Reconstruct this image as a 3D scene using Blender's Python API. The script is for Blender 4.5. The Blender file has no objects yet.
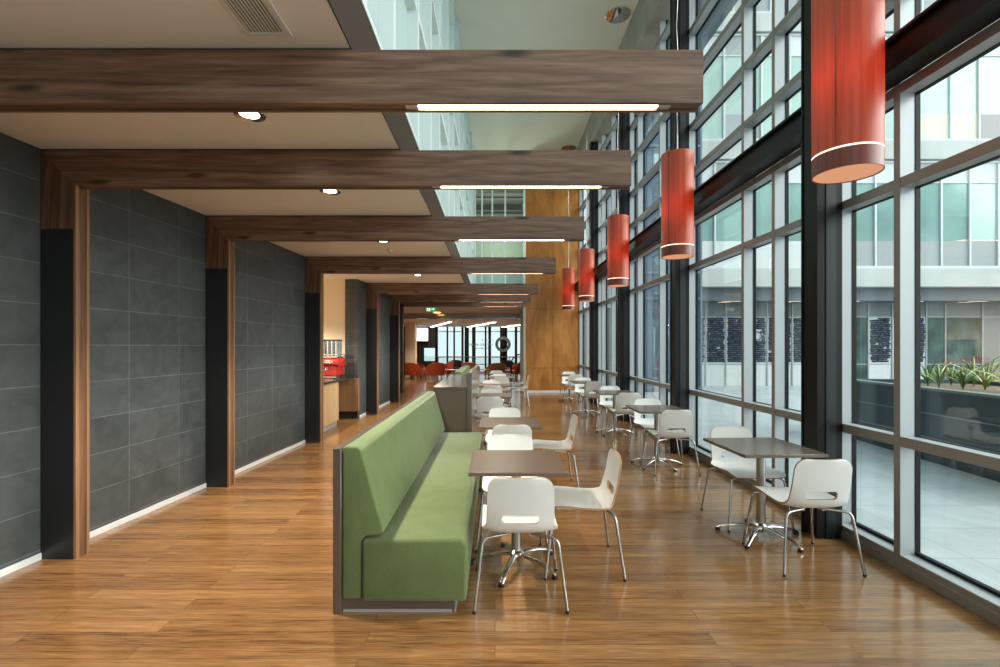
import bpy, bmesh, math, random
from mathutils import Vector, Matrix
PI = math.pi
R = random.Random(7)
sc = bpy.context.scene
COL = sc.collection
H = 1.55            # eye height

# ------------------------------------------------------------------ materials
MATS = {}
def _new(name):
    m = bpy.data.materials.new(name); m.use_nodes = True
    nt = m.node_tree
    b = nt.nodes['Principled BSDF']
    return m, nt, b
def plain(name, col, rough=0.5, metal=0.0, spec=0.5, noise=0.0, nscale=8.0, coat=0.0, emit=None, estr=0.0):
    m, nt, b = _new(name)
    b.inputs['Base Color'].default_value = (*col, 1)
    b.inputs['Roughness'].default_value = rough
    b.inputs['Metallic'].default_value = metal
    b.inputs['Specular IOR Level'].default_value = spec
    b.inputs['Coat Weight'].default_value = coat
    b.inputs['Coat Roughness'].default_value = 0.08
    if emit:
        b.inputs['Emission Color'].default_value = (*emit, 1)
        b.inputs['Emission Strength'].default_value = estr
    if noise > 0:
        tc = nt.nodes.new('ShaderNodeTexCoord')
        n = nt.nodes.new('ShaderNodeTexNoise'); n.inputs['Scale'].default_value = nscale; n.inputs['Detail'].default_value = 5
        r = nt.nodes.new('ShaderNodeValToRGB')
        r.color_ramp.elements[0].position = .3; r.color_ramp.elements[1].position = .7
        r.color_ramp.elements[0].color = (*[c*(1-noise) for c in col], 1)
        r.color_ramp.elements[1].color = (*[min(1, c*(1+noise)) for c in col], 1)
        nt.links.new(tc.outputs['Object'], n.inputs['Vector'])
        nt.links.new(n.outputs['Fac'], r.inputs['Fac'])
        nt.links.new(r.outputs['Color'], b.inputs['Base Color'])
    MATS[name] = m
    return m
def wood(name, dark, mid, light, axis='X', rough=0.4, fine=22.0, stretch=0.06, knots=0.0, coat=0.0, figure=0.0):
    """streaky timber whose grain runs along one axis"""
    m, nt, b = _new(name)
    L = nt.links.new
    tc = nt.nodes.new('ShaderNodeTexCoord'); mp = nt.nodes.new('ShaderNodeMapping')
    s = [1.0, 1.0, 1.0]; s['XYZ'.index(axis)] = stretch
    mp.inputs['Scale'].default_value = s
    L(tc.outputs['Object'], mp.inputs['Vector'])
    n1 = nt.nodes.new('ShaderNodeTexNoise'); n1.inputs['Scale'].default_value = fine
    n1.inputs['Detail'].default_value = 8; n1.inputs['Roughness'].default_value = .65; n1.inputs['Distortion'].default_value = .6
    n2 = nt.nodes.new('ShaderNodeTexNoise'); n2.inputs['Scale'].default_value = fine*.22
    n2.inputs['Detail'].default_value = 3; n2.inputs['Distortion'].default_value = 1.5
    L(mp.outputs['Vector'], n1.inputs['Vector']); L(mp.outputs['Vector'], n2.inputs['Vector'])
    ad = nt.nodes.new('ShaderNodeMix'); ad.data_type = 'FLOAT'; ad.inputs['Factor'].default_value = .5
    L(n1.outputs['Fac'], ad.inputs['A']); L(n2.outputs['Fac'], ad.inputs['B'])
    r = nt.nodes.new('ShaderNodeValToRGB'); e = r.color_ramp.elements
    e[0].position = .34; e[0].color = (*dark, 1); e[1].position = .66; e[1].color = (*light, 1)
    q = e.new(.5); q.color = (*mid, 1)
    L(ad.outputs['Result'], r.inputs['Fac'])
    out = r.outputs['Color']
    if knots > 0:
        v = nt.nodes.new('ShaderNodeTexVoronoi'); v.voronoi_dimensions = '2D'; v.inputs['Scale'].default_value = 1.0
        sp = nt.nodes.new('ShaderNodeSeparateXYZ'); L(tc.outputs['Object'], sp.inputs['Vector'])
        cb = nt.nodes.new('ShaderNodeCombineXYZ'); L(sp.outputs[axis], cb.inputs['X']); L(sp.outputs['Z' if axis == 'X' else 'X'], cb.inputs['Y'])
        mp2 = nt.nodes.new('ShaderNodeMapping'); mp2.inputs['Scale'].default_value = (.95, 3.4, 1)
        L(cb.outputs['Vector'], mp2.inputs['Vector']); L(mp2.outputs['Vector'], v.inputs['Vector'])
        rr = nt.nodes.new('ShaderNodeValToRGB')
        rr.color_ramp.elements[0].position = .03; rr.color_ramp.elements[0].color = (1-knots,)*3+(1,)
        rr.color_ramp.elements[1].position = .10; rr.color_ramp.elements[1].color = (1, 1, 1, 1)
        L(v.outputs['Distance'], rr.inputs['Fac'])
        mx = nt.nodes.new('ShaderNodeMix'); mx.data_type = 'RGBA'; mx.blend_type = 'MULTIPLY'; mx.inputs['Factor'].default_value = 1
        L(out, mx.inputs['A']); L(rr.outputs['Color'], mx.inputs['B']); out = mx.outputs['Result']
    if figure > 0:
        wv = nt.nodes.new('ShaderNodeTexWave'); wv.bands_direction = 'Z' if axis == 'X' else 'X'
        wv.inputs['Scale'].default_value = 3.2; wv.inputs['Distortion'].default_value = 9; wv.inputs['Detail'].default_value = 3; wv.inputs['Detail Scale'].default_value = 1.2
        mp3 = nt.nodes.new('ShaderNodeMapping'); s3 = [1.0, 1.0, 1.0]; s3['XYZ'.index(axis)] = .16; mp3.inputs['Scale'].default_value = s3
        L(tc.outputs['Object'], mp3.inputs['Vector']); L(mp3.outputs['Vector'], wv.inputs['Vector'])
        mr = nt.nodes.new('ShaderNodeMapRange'); mr.inputs['To Min'].default_value = 1-figure; mr.inputs['To Max'].default_value = 1+figure*.35
        L(wv.outputs['Fac'], mr.inputs['Value'])
        sv = nt.nodes.new('ShaderNodeVectorMath'); sv.operation = 'SCALE'; L(out, sv.inputs['Vector']); L(mr.outputs['Result'], sv.inputs['Scale']); out = sv.outputs['Vector']
    L(out, b.inputs['Base Color'])
    b.inputs['Roughness'].default_value = rough
    b.inputs['Coat Weight'].default_value = coat
    bp = nt.nodes.new('ShaderNodeBump'); bp.inputs['Strength'].default_value = .06; bp.inputs['Distance'].default_value = .01
    L(n1.outputs['Fac'], bp.inputs['Height']); L(bp.outputs['Normal'], b.inputs['Normal'])
    MATS[name] = m
    return m
def floor_mat():
    m, nt, b = _new('bamboo_floor'); L = nt.links.new
    tc = nt.nodes.new('ShaderNodeTexCoord')
    br = nt.nodes.new('ShaderNodeTexBrick'); br.offset = .37; br.offset_frequency = 2
    for k, v in (('Scale', 1.0), ('Mortar Size', .0012), ('Mortar Smooth', .3), ('Bias', 0.0), ('Brick Width', 1.83), ('Row Height', .112)):
        br.inputs[k].default_value = v
    br.inputs['Color1'].default_value = (0, 0, 0, 1); br.inputs['Color2'].default_value = (1, 1, 1, 1); br.inputs['Mortar'].default_value = (0.0, 0.0, 0.0, 1)
    L(tc.outputs['Object'], br.inputs['Vector'])
    # strand streaks, shifted plank by plank
    sep = nt.nodes.new('ShaderNodeSeparateXYZ'); L(tc.outputs['Object'], sep.inputs['Vector'])
    sh = nt.nodes.new('ShaderNodeMath'); sh.operation = 'MULTIPLY_ADD'; sh.inputs[1].default_value = 7.0
    L(br.outputs['Color'], sh.inputs[0]); L(sep.outputs['X'], sh.inputs[2])
    cmb = nt.nodes.new('ShaderNodeCombineXYZ'); L(sh.outputs['Value'], cmb.inputs['X']); L(sep.outputs['Y'], cmb.inputs['Y'])
    mp = nt.nodes.new('ShaderNodeMapping'); mp.inputs['Scale'].default_value = (5.0, 130, 1); L(cmb.outputs['Vector'], mp.inputs['Vector'])
    n = nt.nodes.new('ShaderNodeTexNoise'); n.inputs['Scale'].default_value = 1.0; n.inputs['Detail'].default_value = 7; n.inputs['Roughness'].default_value = .62
    L(mp.outputs['Vector'], n.inputs['Vector'])
    mpb = nt.nodes.new('ShaderNodeMapping'); mpb.inputs['Scale'].default_value = (1.5, 30, 1); L(cmb.outputs['Vector'], mpb.inputs['Vector'])
    nb = nt.nodes.new('ShaderNodeTexNoise'); nb.inputs['Scale'].default_value = 1.0; nb.inputs['Detail'].default_value = 3
    L(mpb.outputs['Vector'], nb.inputs['Vector'])
    mxn = nt.nodes.new('ShaderNodeMix'); mxn.data_type = 'FLOAT'; mxn.inputs['Factor'].default_value = .35
    L(n.outputs['Fac'], mxn.inputs['A']); L(nb.outputs['Fac'], mxn.inputs['B'])
    a = nt.nodes.new('ShaderNodeMath'); a.operation = 'MULTIPLY_ADD'; a.inputs[1].default_value = .13
    L(br.outputs['Color'], a.inputs[0]); L(mxn.outputs['Result'], a.inputs[2])
    r = nt.nodes.new('ShaderNodeValToRGB'); e = r.color_ramp.elements
    e[0].position = .40; e[0].color = (.095, .041, .015, 1)
    e[1].position = .75; e[1].color = (.40, .215, .083, 1)
    q = e.new(.50); q.color = (.192, .091, .034, 1)
    q = e.new(.605); q.color = (.270, .136, .051, 1)
    L(a.outputs['Value'], r.inputs['Fac'])
    mo = nt.nodes.new('ShaderNodeMix'); mo.data_type = 'RGBA'; L(br.outputs['Fac'], mo.inputs['Factor'])
    L(r.outputs['Color'], mo.inputs['A']); mo.inputs['B'].default_value = (.07, .03, .012, 1)
    L(mo.outputs['Result'], b.inputs['Base Color'])
    rr = nt.nodes.new('ShaderNodeMapRange'); rr.inputs['To Min'].default_value = .13; rr.inputs['To Max'].default_value = .22
    L(n.outputs['Fac'], rr.inputs['Value']); L(rr.outputs['Result'], b.inputs['Roughness'])
    b.inputs['Specular IOR Level'].default_value = .8
    bp = nt.nodes.new('ShaderNodeBump'); bp.inputs['Strength'].default_value = .05; bp.inputs['Distance'].default_value = .004
    L(n.outputs['Fac'], bp.inputs['Height']); L(bp.outputs['Normal'], b.inputs['Normal'])
    MATS['floor'] = m
def tile_mat(name, c, gcol, ax, ay, bw, rh, ox=0, oy=0, mortar=.0035, rough=.4, var=.25, vein=.18, vscale=5):
    m, nt, b = _new(name); L = nt.links.new
    tc = nt.nodes.new('ShaderNodeTexCoord'); sep = nt.nodes.new('ShaderNodeSeparateXYZ'); L(tc.outputs['Object'], sep.inputs['Vector'])
    cmb = nt.nodes.new('ShaderNodeCombineXYZ')
    for s, d, o in ((ax, 'X', ox), (ay, 'Y', oy)):
        ad = nt.nodes.new('ShaderNodeMath'); ad.operation = 'ADD'; ad.inputs[1].default_value = o
        L(sep.outputs[s], ad.inputs[0]); L(ad.outputs['Value'], cmb.inputs[d])
    br = nt.nodes.new('ShaderNodeTexBrick'); br.offset = 0
    for k, v in (('Scale', 1.0), ('Mortar Size', mortar), ('Mortar Smooth', .2), ('Bias', 0.0), ('Brick Width', bw), ('Row Height', rh)):
        br.inputs[k].default_value = v
    br.inputs['Color1'].default_value = (*[x*(1-var) for x in c], 1); br.inputs['Color2'].default_value = (*[x*(1+var) for x in c], 1)
    br.inputs['Mortar'].default_value = (*gcol, 1)
    L(cmb.outputs['Vector'], br.inputs['Vector'])
    n = nt.nodes.new('ShaderNodeTexNoise'); n.inputs['Scale'].default_value = vscale; n.inputs['Detail'].default_value = 6; n.inputs['Distortion'].default_value = 1.2
    L(tc.outputs['Object'], n.inputs['Vector'])
    mr = nt.nodes.new('ShaderNodeMapRange'); mr.inputs['From Min'].default_value = .3; mr.inputs['From Max'].default_value = .7
    mr.inputs['To Min'].default_value = 1-vein; mr.inputs['To Max'].default_value = 1+vein; L(n.outputs['Fac'], mr.inputs['Value'])
    mx = nt.nodes.new('ShaderNodeVectorMath'); mx.operation = 'SCALE'
    L(br.outputs['Color'], mx.inputs['Vector']); L(mr.outputs['Result'], mx.inputs['Scale'])
    L(mx.outputs['Vector'], b.inputs['Base Color'])
    b.inputs['Roughness'].default_value = rough
    bp = nt.nodes.new('ShaderNodeBump'); bp.inputs['Strength'].default_value = .25; bp.inputs['Distance'].default_value = .002; bp.invert = True
    L(br.outputs['Fac'], bp.inputs['Height']); L(bp.outputs['Normal'], b.inputs['Normal'])
    MATS[name] = m
def fabric(name, c):
    m, nt, b = _new(name); L = nt.links.new
    tc = nt.nodes.new('ShaderNodeTexCoord')
    n = nt.nodes.new('ShaderNodeTexNoise'); n.inputs['Scale'].default_value = 260; n.inputs['Detail'].default_value = 2
    mp = nt.nodes.new('ShaderNodeMapping'); mp.inputs['Scale'].default_value = (.35, 1, 1)
    L(tc.outputs['Object'], mp.inputs['Vector']); L(mp.outputs['Vector'], n.inputs['Vector'])
    n2 = nt.nodes.new('ShaderNodeTexNoise'); n2.inputs['Scale'].default_value = 7; n2.inputs['Detail'].default_value = 3
    L(tc.outputs['Object'], n2.inputs['Vector'])
    mx0 = nt.nodes.new('ShaderNodeMix'); mx0.data_type = 'FLOAT'; mx0.inputs['Factor'].default_value = .35
    L(n.outputs['Fac'], mx0.inputs['A']); L(n2.outputs['Fac'], mx0.inputs['B'])
    r = nt.nodes.new('ShaderNodeValToRGB'); e = r.color_ramp.elements
    e[0].position = .35; e[0].color = (*[x*.82 for x in c], 1); e[1].position = .65; e[1].color = (*[x*1.15 for x in c], 1)
    L(mx0.outputs['Result'], r.inputs['Fac']); L(r.outputs['Color'], b.inputs['Base Color'])
    b.inputs['Roughness'].default_value = .85; b.inputs['Specular IOR Level'].default_value = .2
    b.inputs['Sheen Weight'].default_value = .25; b.inputs['Sheen Roughness'].default_value = .4
    bp = nt.nodes.new('ShaderNodeBump'); bp.inputs['Strength'].default_value = .15; bp.inputs['Distance'].default_value = .002
    L(n.outputs['Fac'], bp.inputs['Height']); L(bp.outputs['Normal'], b.inputs['Normal'])
    MATS[name] = m
def thin_glass(name, tint, f0=.04):
    m = bpy.data.materials.new(name); m.use_nodes = True; nt = m.node_tree; nt.nodes.clear(); L = nt.links.new
    o = nt.nodes.new('ShaderNodeOutputMaterial'); t = nt.nodes.new('ShaderNodeBsdfTransparent'); g = nt.nodes.new('ShaderNodeBsdfGlossy')
    t.inputs['Color'].default_value = (*tint, 1); g.inputs['Roughness'].default_value = 0.0; g.inputs['Color'].default_value = (1, 1, 1, 1)
    lw = nt.nodes.new('ShaderNodeLayerWeight'); lw.inputs['Blend'].default_value = .5
    p = nt.nodes.new('ShaderNodeMath'); p.operation = 'POWER'; p.inputs[1].default_value = 5; L(lw.outputs['Facing'], p.inputs[0])
    q = nt.nodes.new('ShaderNodeMath'); q.operation = 'MULTIPLY_ADD'; q.inputs[1].default_value = 1-f0; q.inputs[2].default_value = f0; L(p.outputs['Value'], q.inputs[0])
    mx = nt.nodes.new('ShaderNodeMixShader'); L(q.outputs['Value'], mx.inputs['Fac']); L(t.outputs['BSDF'], mx.inputs[1]); L(g.outputs['BSDF'], mx.inputs[2])
    L(mx.outputs['Shader'], o.inputs['Surface'])
    MATS[name] = m
def emitter(name, col, s):
    m = bpy.data.materials.new(name); m.use_nodes = True; nt = m.node_tree; nt.nodes.clear()
    o = nt.nodes.new('ShaderNodeOutputMaterial'); e = nt.nodes.new('ShaderNodeEmission')
    e.inputs['Color'].default_value = (*col, 1); e.inputs['Strength'].default_value = s
    nt.links.new(e.outputs['Emission'], o.inputs['Surface']); MATS[name] = m
def veneer_shade(name, c1, c2, trans=.5):
    m, nt, b = _new(name); L = nt.links.new
    tc = nt.nodes.new('ShaderNodeTexCoord'); mp = nt.nodes.new('ShaderNodeMapping'); mp.inputs['Scale'].default_value = (1, 1, .03)
    L(tc.outputs['Object'], mp.inputs['Vector'])
    n = nt.nodes.new('ShaderNodeTexNoise'); n.inputs['Scale'].default_value = 42; n.inputs['Detail'].default_value = 6
    L(mp.outputs['Vector'], n.inputs['Vector'])
    r = nt.nodes.new('ShaderNodeValToRGB'); e = r.color_ramp.elements
    e[0].position = .35; e[0].color = (*c1, 1); e[1].position = .65; e[1].color = (*c2, 1)
    L(n.outputs['Fac'], r.inputs['Fac']); L(r.outputs['Color'], b.inputs['Base Color']); b.inputs['Roughness'].default_value = .38
    t = nt.nodes.new('ShaderNodeBsdfTranslucent'); L(r.outputs['Color'], t.inputs['Color'])
    mx = nt.nodes.new('ShaderNodeMixShader'); mx.inputs['Fac'].default_value = trans
    L(b.outputs['BSDF'], mx.inputs[1]); L(t.outputs['BSDF'], mx.inputs[2])
    L(mx.outputs['Shader'], nt.nodes['Material Output'].inputs['Surface'])
    MATS[name] = m

floor_mat()
tile_mat('slate_tile', (.058, .066, .066), (.13, .14, .14), 'Y', 'Z', .6, .298, ox=-.02, oy=-.068, rough=.42, var=.12, vein=.22)
tile_mat('slate_tile_across', (.058, .066, .066), (.13, .14, .14), 'X', 'Z', .6, .298, ox=0, oy=-.068, rough=.42, var=.12, vein=.22)
tile_mat('paving', (.44, .49, .50), (.30, .34, .35), 'X', 'Y', 1.2, .6, mortar=.006, rough=.45, var=.07, vein=.10, vscale=1.5)
wood('walnut_x', (.078, .038, .022), (.19, .104, .066), (.315, .200, .138), 'X', .40, 60, .045, knots=.8, figure=.17)
wood('walnut_z', (.065, .029, .014), (.150, .073, .039), (.235, .128, .074), 'Z', .42, 50, .05, figure=.18)
wood('oak_edge', (.16, .078, .037), (.25, .13, .064), (.34, .19, .10), 'Z', .45, 26, .04)
wood('golden_veneer', (.26, .092, .014), (.42, .162, .030), (.53, .235, .055), 'Z', .36, 9, .22)
wood('counter_oak', (.36, .23, .10), (.47, .32, .16), (.55, .39, .21), 'Z', .5, 24, .05)
wood('brown_ply', (.16, .09, .045), (.22, .125, .065), (.27, .16, .085), 'Z', .5, 24, .05)
fabric('green_fabric', (.120, .157, .060))
fabric('orange_fabric', (.36, .056, .014))
fabric('tan_fabric', (.34, .16, .055))
fabric('dark_fabric', (.035, .022, .017))
plain('white_lacquer', (.80, .795, .765), .32, spec=.5, noise=.015)
plain('ply_edge', (.42, .23, .11), .5, noise=.15, nscale=60)
plain('leg_chrome', (.44, .425, .41), .2, 1.0)
plain('chrome', (.70, .69, .68), .12, 1.0)
plain('satin_steel', (.42, .39, .36), .28, 1.0)
plain('black_rubber', (.012, .012, .012), .5)
plain('taupe_laminate', (.135, .090, .066), .36, noise=.04, nscale=30)
plain('bronze_laminate', (.165, .130, .100), .22, noise=.03, nscale=30)
plain('panel_brown', (.105, .074, .056), .30, noise=.05, nscale=25, coat=.35)
plain('aluminium', (.60, .60, .60), .35, .6)
plain('skirting_white', (.76, .80, .82), .4, .2)
plain('frame_grey', (.42, .45, .465), .38, .25)
plain('frame_reflection', (.30, .275, .245), .40, .3)  # brown tint painted for the floor reflected in the inner frame faces
plain('frame_white', (.72, .78, .77), .45)
plain('gasket_black', (.006, .006, .007), .5, spec=.2)
plain('steel_black', (.007, .0065, .006), .45, spec=.22, noise=.1)
plain('steel_plate', (.018, .019, .020), .34, .3)
plain('ceiling_beige', (.89, .91, .91), .75, noise=.01)
plain('ceiling_grey', (.80, .78, .67), .8, noise=.02, nscale=2)
plain('fascia_brown', (.052, .034, .024), .6, spec=.2)
plain('concrete', (.34, .31, .265), .85, spec=.2, noise=.16, nscale=2.2)
plain('cream_wall', (.80, .68, .49), .7, noise=.01)
plain('grey_plaster', (.46, .46, .43), .7)
plain('dark_brown', (.030, .020, .014), .5)
plain('green_grey', (.30, .36, .31), .7)
plain('duct_metal', (.30, .28, .25), .45, .6)
plain('stone_black', (.022, .023, .024), .18, noise=.3, nscale=40)
plain('machine_red', (.55, .022, .018), .18, coat=.5)
plain('facade_white', (.53, .555, .55), .6, noise=.03, nscale=2)
plain('facade_slab', (.43, .44, .42), .75, noise=.06, nscale=1.2)
plain('facade_grey', (.29, .31, .31), .5, spec=.3, noise=.03)
plain('facade_grey_shade', (.15, .165, .165), .5, spec=.25)  # facade grey darkened for the shade in the ground floor recess
plain('facade_yellow', (.56, .55, .43), .5)
plain('facade_teal', (.17, .29, .255), .06, spec=.5, noise=.35, nscale=.35)
plain('facade_mint', (.38, .51, .455), .10, spec=.5, noise=.12, nscale=.4)
plain('deep_teal', (.030, .065, .055), .06, spec=.3, noise=.8, nscale=1.6)
plain('soffit_dark', (.10, .12, .135), .6)
plain('wing_glass', (.095, .14, .195), .25, spec=.3, noise=.15, nscale=.5)
plain('wing_frame', (.13, .17, .22), .5)
plain('eave_grey', (.20, .25, .29), .6)
plain('mosaic_navy', (.016, .026, .046), .6, spec=.2, noise=.6, nscale=9)
plain('planter_wall', (.052, .085, .108), .4, spec=.25, noise=.1)
plain('planter_cap', (.20, .24, .24), .5)
plain('soil', (.20, .155, .10), .95, noise=.5, nscale=30)
plain('leaf_green', (.27, .37, .11), .4, noise=.35, nscale=7)
plain('leaf_dark', (.15, .25, .08), .4, noise=.35, nscale=7)
plain('bark', (.24, .18, .15), .9, noise=.3, nscale=20)
plain('exit_green', (.0, .24, .07), .4, emit=(.0, .30, .09), estr=.5)
plain('exit_white', (.85, .86, .80), .4, emit=(.9, .88, .75), estr=.5)
plain('lens_chrome', (.75, .74, .72), .1, 1.0)
plain('vent_grey', (.74, .74, .72), .5)
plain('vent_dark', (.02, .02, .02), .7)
plain('white_enamel', (.75, .74, .70), .35)
plain('sign_grey', (.10, .14, .13), .5)
plain('gloss_bulkhead', (.45, .46, .46), .12, .8)
plain('table_white', (.78, .80, .80), .2)
plain('cup_glass', (.62, .68, .70), .10, .75)
plain('leg_wood', (.42, .24, .10), .5)
def frosted(name, col, rough=.12, tr=.6):
    m, nt, b = _new(name); L = nt.links.new
    b.inputs['Base Color'].default_value = (*col, 1); b.inputs['Roughness'].default_value = rough
    t = nt.nodes.new('ShaderNodeBsdfTranslucent'); t.inputs['Color'].default_value = (*col, 1)
    mx = nt.nodes.new('ShaderNodeMixShader'); mx.inputs['Fac'].default_value = tr
    L(b.outputs['BSDF'], mx.inputs[1]); L(t.outputs['BSDF'], mx.inputs[2]); L(mx.outputs['Shader'], nt.nodes['Material Output'].inputs['Surface'])
    MATS[name] = m
frosted('mint_panel', (.64, .715, .69), .2)
thin_glass('window_glass', (.93, .965, .955))
thin_glass('dimming_glass', (.70, .745, .73))  # tint added to dim the overexposed sky behind the lounge windows
thin_glass('inner_glass', (.86, .93, .90))
emitter('strip_glow', (1.0, .79, .56), 16)
emitter('lounge_glow', (1.0, .84, .70), 13.0)
emitter('lamp_glow', (1.0, .86, .68), 9.0)
emitter('ring_glow', (1.0, .72, .50), 1.25)
emitter('amber_glow', (1.0, .45, .12), 2.2)
emitter('screen_glow', (.93, 1.0, .98), 1.15)
emitter('diffuser_glow', (1.0, .47, .26), .36)
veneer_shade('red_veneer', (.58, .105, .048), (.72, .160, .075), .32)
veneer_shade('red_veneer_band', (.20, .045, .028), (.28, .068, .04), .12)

# ------------------------------------------------------------------ mesh builder
class MB:
    def __init__(s): s.bm = bmesh.new(); s.mi = 0
    def face(s, vs):
        try:
            f = s.bm.faces.new(vs); f.material_index = s.mi; return f
        except ValueError: return None
    def v(s, p): return s.bm.verts.new(p)
    def box(s, x0, x1, y0, y1, z0, z1, bev=0.0, seg=2):
        x0, x1 = sorted((x0, x1)); y0, y1 = sorted((y0, y1)); z0, z1 = sorted((z0, z1))
        c = [s.v((x, y, z)) for z in (z0, z1) for y in (y0, y1) for x in (x0, x1)]
        fs = [s.face([c[i] for i in q]) for q in ((0, 2, 3, 1), (4, 5, 7, 6), (0, 1, 5, 4), (2, 6, 7, 3), (0, 4, 6, 2), (1, 3, 7, 5))]
        if bev > 0:
            es = {e for f in fs for e in f.edges}
            r = bmesh.ops.bevel(s.bm, geom=list(es), offset=bev, segments=seg, affect='EDGES', profile=.5)
            for f in r['faces']: f.material_index = s.mi
        return s
    def prism(s, poly, axis, a, b, bev=0.0, seg=2):
        """poly: 2D points in the plane across axis (x: (y,z), y: (x,z), z: (x,y))"""
        def p3(p, t):
            return {'x': (t, p[0], p[1]), 'y': (p[0], t, p[1]), 'z': (p[0], p[1], t)}[axis]
        A = [s.v(p3(p, a)) for p in poly]; B = [s.v(p3(p, b)) for p in poly]
        n = len(poly); fs = [s.face(A[::-1]), s.face(B)]
        for i in range(n): fs.append(s.face([A[i], A[(i+1) % n], B[(i+1) % n], B[i]]))
        fs = [f for f in fs if f]
        bmesh.ops.recalc_face_normals(s.bm, faces=fs)
        if bev > 0:
            es = {e for f in fs for e in f.edges}
            r = bmesh.ops.bevel(s.bm, geom=list(es), offset=bev, segments=seg, affect='EDGES', profile=.5)
            for f in r['faces']: f.material_index = s.mi
        return s
    def tube(s, pts, r, n=8, cap=True):
        pts = [Vector(p) for p in pts]
        rs = r if isinstance(r, (list, tuple)) else [r]*len(pts)
        t0 = (pts[1]-pts[0]).normalized()
        up = Vector((0, 0, 1)) if abs(t0.z) < .9 else Vector((1, 0, 0))
        nrm = t0.cross(up).normalized(); rings = []
        for i, p in enumerate(pts):
            t = (pts[min(i+1, len(pts)-1)]-pts[max(i-1, 0)]).normalized()
            nrm = (nrm - t*nrm.dot(t)).normalized(); bn = t.cross(nrm)
            rings.append([s.v(p+(nrm*math.cos(2*PI*k/n)+bn*math.sin(2*PI*k/n))*rs[i]) for k in range(n)])
        for a, b in zip(rings, rings[1:]):
            for k in range(n): s.face([a[k], a[(k+1) % n], b[(k+1) % n], b[k]])
        if cap: s.face(rings[0][::-1]); s.face(rings[-1])
        return s
    def lathe(s, prof, c, n=24, close=False):
        """prof: (r, z) list, about the vertical through c"""
        rings = []
        for r, z in prof:
            if r < 1e-6: rings.append([s.v((c[0], c[1], c[2]+z))])
            else: rings.append([s.v((c[0]+r*math.cos(2*PI*k/n), c[1]+r*math.sin(2*PI*k/n), c[2]+z)) for k in range(n)])
        pr = list(zip(rings, rings[1:]))
        if close: pr.append((rings[-1], rings[0]))
        for a, b in pr:
            for k in range(n):
                q = [a[k % len(a)], a[(k+1) % len(a)], b[(k+1) % len(b)], b[k % len(b)]]
                u = []
                for x in q:
                    if x not in u: u.append(x)
                if len(u) > 2: s.face(u)
        return s
    def xform(s, M):
        bmesh.ops.transform(s.bm, matrix=M, verts=s.bm.verts); return s
    def build(s, name, mat, parent=None, smooth=40, recalc=True):
        if recalc: bmesh.ops.recalc_face_normals(s.bm, faces=s.bm.faces)
        me = bpy.data.meshes.new(name)
        off = Vector((0, 0, 0)); p = parent
        while p: off += p.location; p = p.parent
        if off.length > 0: bmesh.ops.translate(s.bm, vec=-off, verts=s.bm.verts)
        s.bm.to_mesh(me); s.bm.free()
        for m in (mat if isinstance(mat, (list, tuple)) else [mat]): me.materials.append(MATS[m])
        if smooth:
            me.polygons.foreach_set('use_smooth', [True]*len(me.polygons))
            me.set_sharp_from_angle(angle=math.radians(smooth))
        o = bpy.data.objects.new(name, me); COL.objects.link(o)
        if parent: o.parent = parent
        return o
def tag(o, label=None, cat=None, group=None, kind=None):
    for k, v in (('label', label), ('category', cat), ('group', group), ('kind', kind)):
        if v: o[k] = v
    return o
def thing(name, label, cat, loc=(0, 0, 0), group=None, kind=None):
    o = bpy.data.objects.new(name, None); o.location = loc; o.empty_display_size = .1; COL.objects.link(o)
    return tag(o, label, cat, group, kind)
def struct(name, mb, mat, label, cat, parent=None):
    o = mb.build(name, mat, parent)
    if not parent: tag(o, label, cat, None, 'structure')
    return o
def dup(root, loc, rz, label, group=None):
    r = root.copy(); COL.objects.link(r); r.location = loc; r.rotation_euler = (0, 0, rz); r['label'] = label
    if group: r['group'] = group
    for ch in root.children:
        c = ch.copy(); COL.objects.link(c); c.parent = r
        for g in ch.children:
            d = g.copy(); COL.objects.link(d); d.parent = c
    return r
def lamp(name, kind, loc, power, col, parent=None, size=.1, spot=None, rot=(0, 0, 0)):
    l = bpy.data.lights.new(name, kind); l.energy = power; l.color = col
    if kind == 'SPOT': l.spot_size = spot; l.spot_blend = .6; l.shadow_soft_size = size
    elif kind == 'POINT': l.shadow_soft_size = size
    o = bpy.data.objects.new(name, l); COL.objects.link(o); o.rotation_euler = rot
    off = Vector((0, 0, 0)); p = parent
    while p: off += p.location; p = p.parent
    o.location = Vector(loc)-off
    if parent: o.parent = parent
    return o

# ------------------------------------------------------------------ plan
WALL = [(-5.0, -3.92), (2.28, -3.39), (3.46, -3.305), (5.19, -3.18), (7.61, -3.05), (10.8, -2.93), (13.1, -2.905), (15.75, -3.16)]
def xw(y):                                       # the tiled wall runs in slightly with depth
    for (a, xa), (b, xb) in zip(WALL, WALL[1:]):
        if y <= b: return xa+(xb-xa)*(y-a)/(b-a)
    return WALL[-1][1]
CZ = 2.985; EX = -.697; UPZ = 7.93; YB = -5.0; YE = 15.75
POSTW = .245
frames_y = [2.28, 3.45, 5.21, 7.61, 10.8, 13.1, 15.62]

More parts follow.
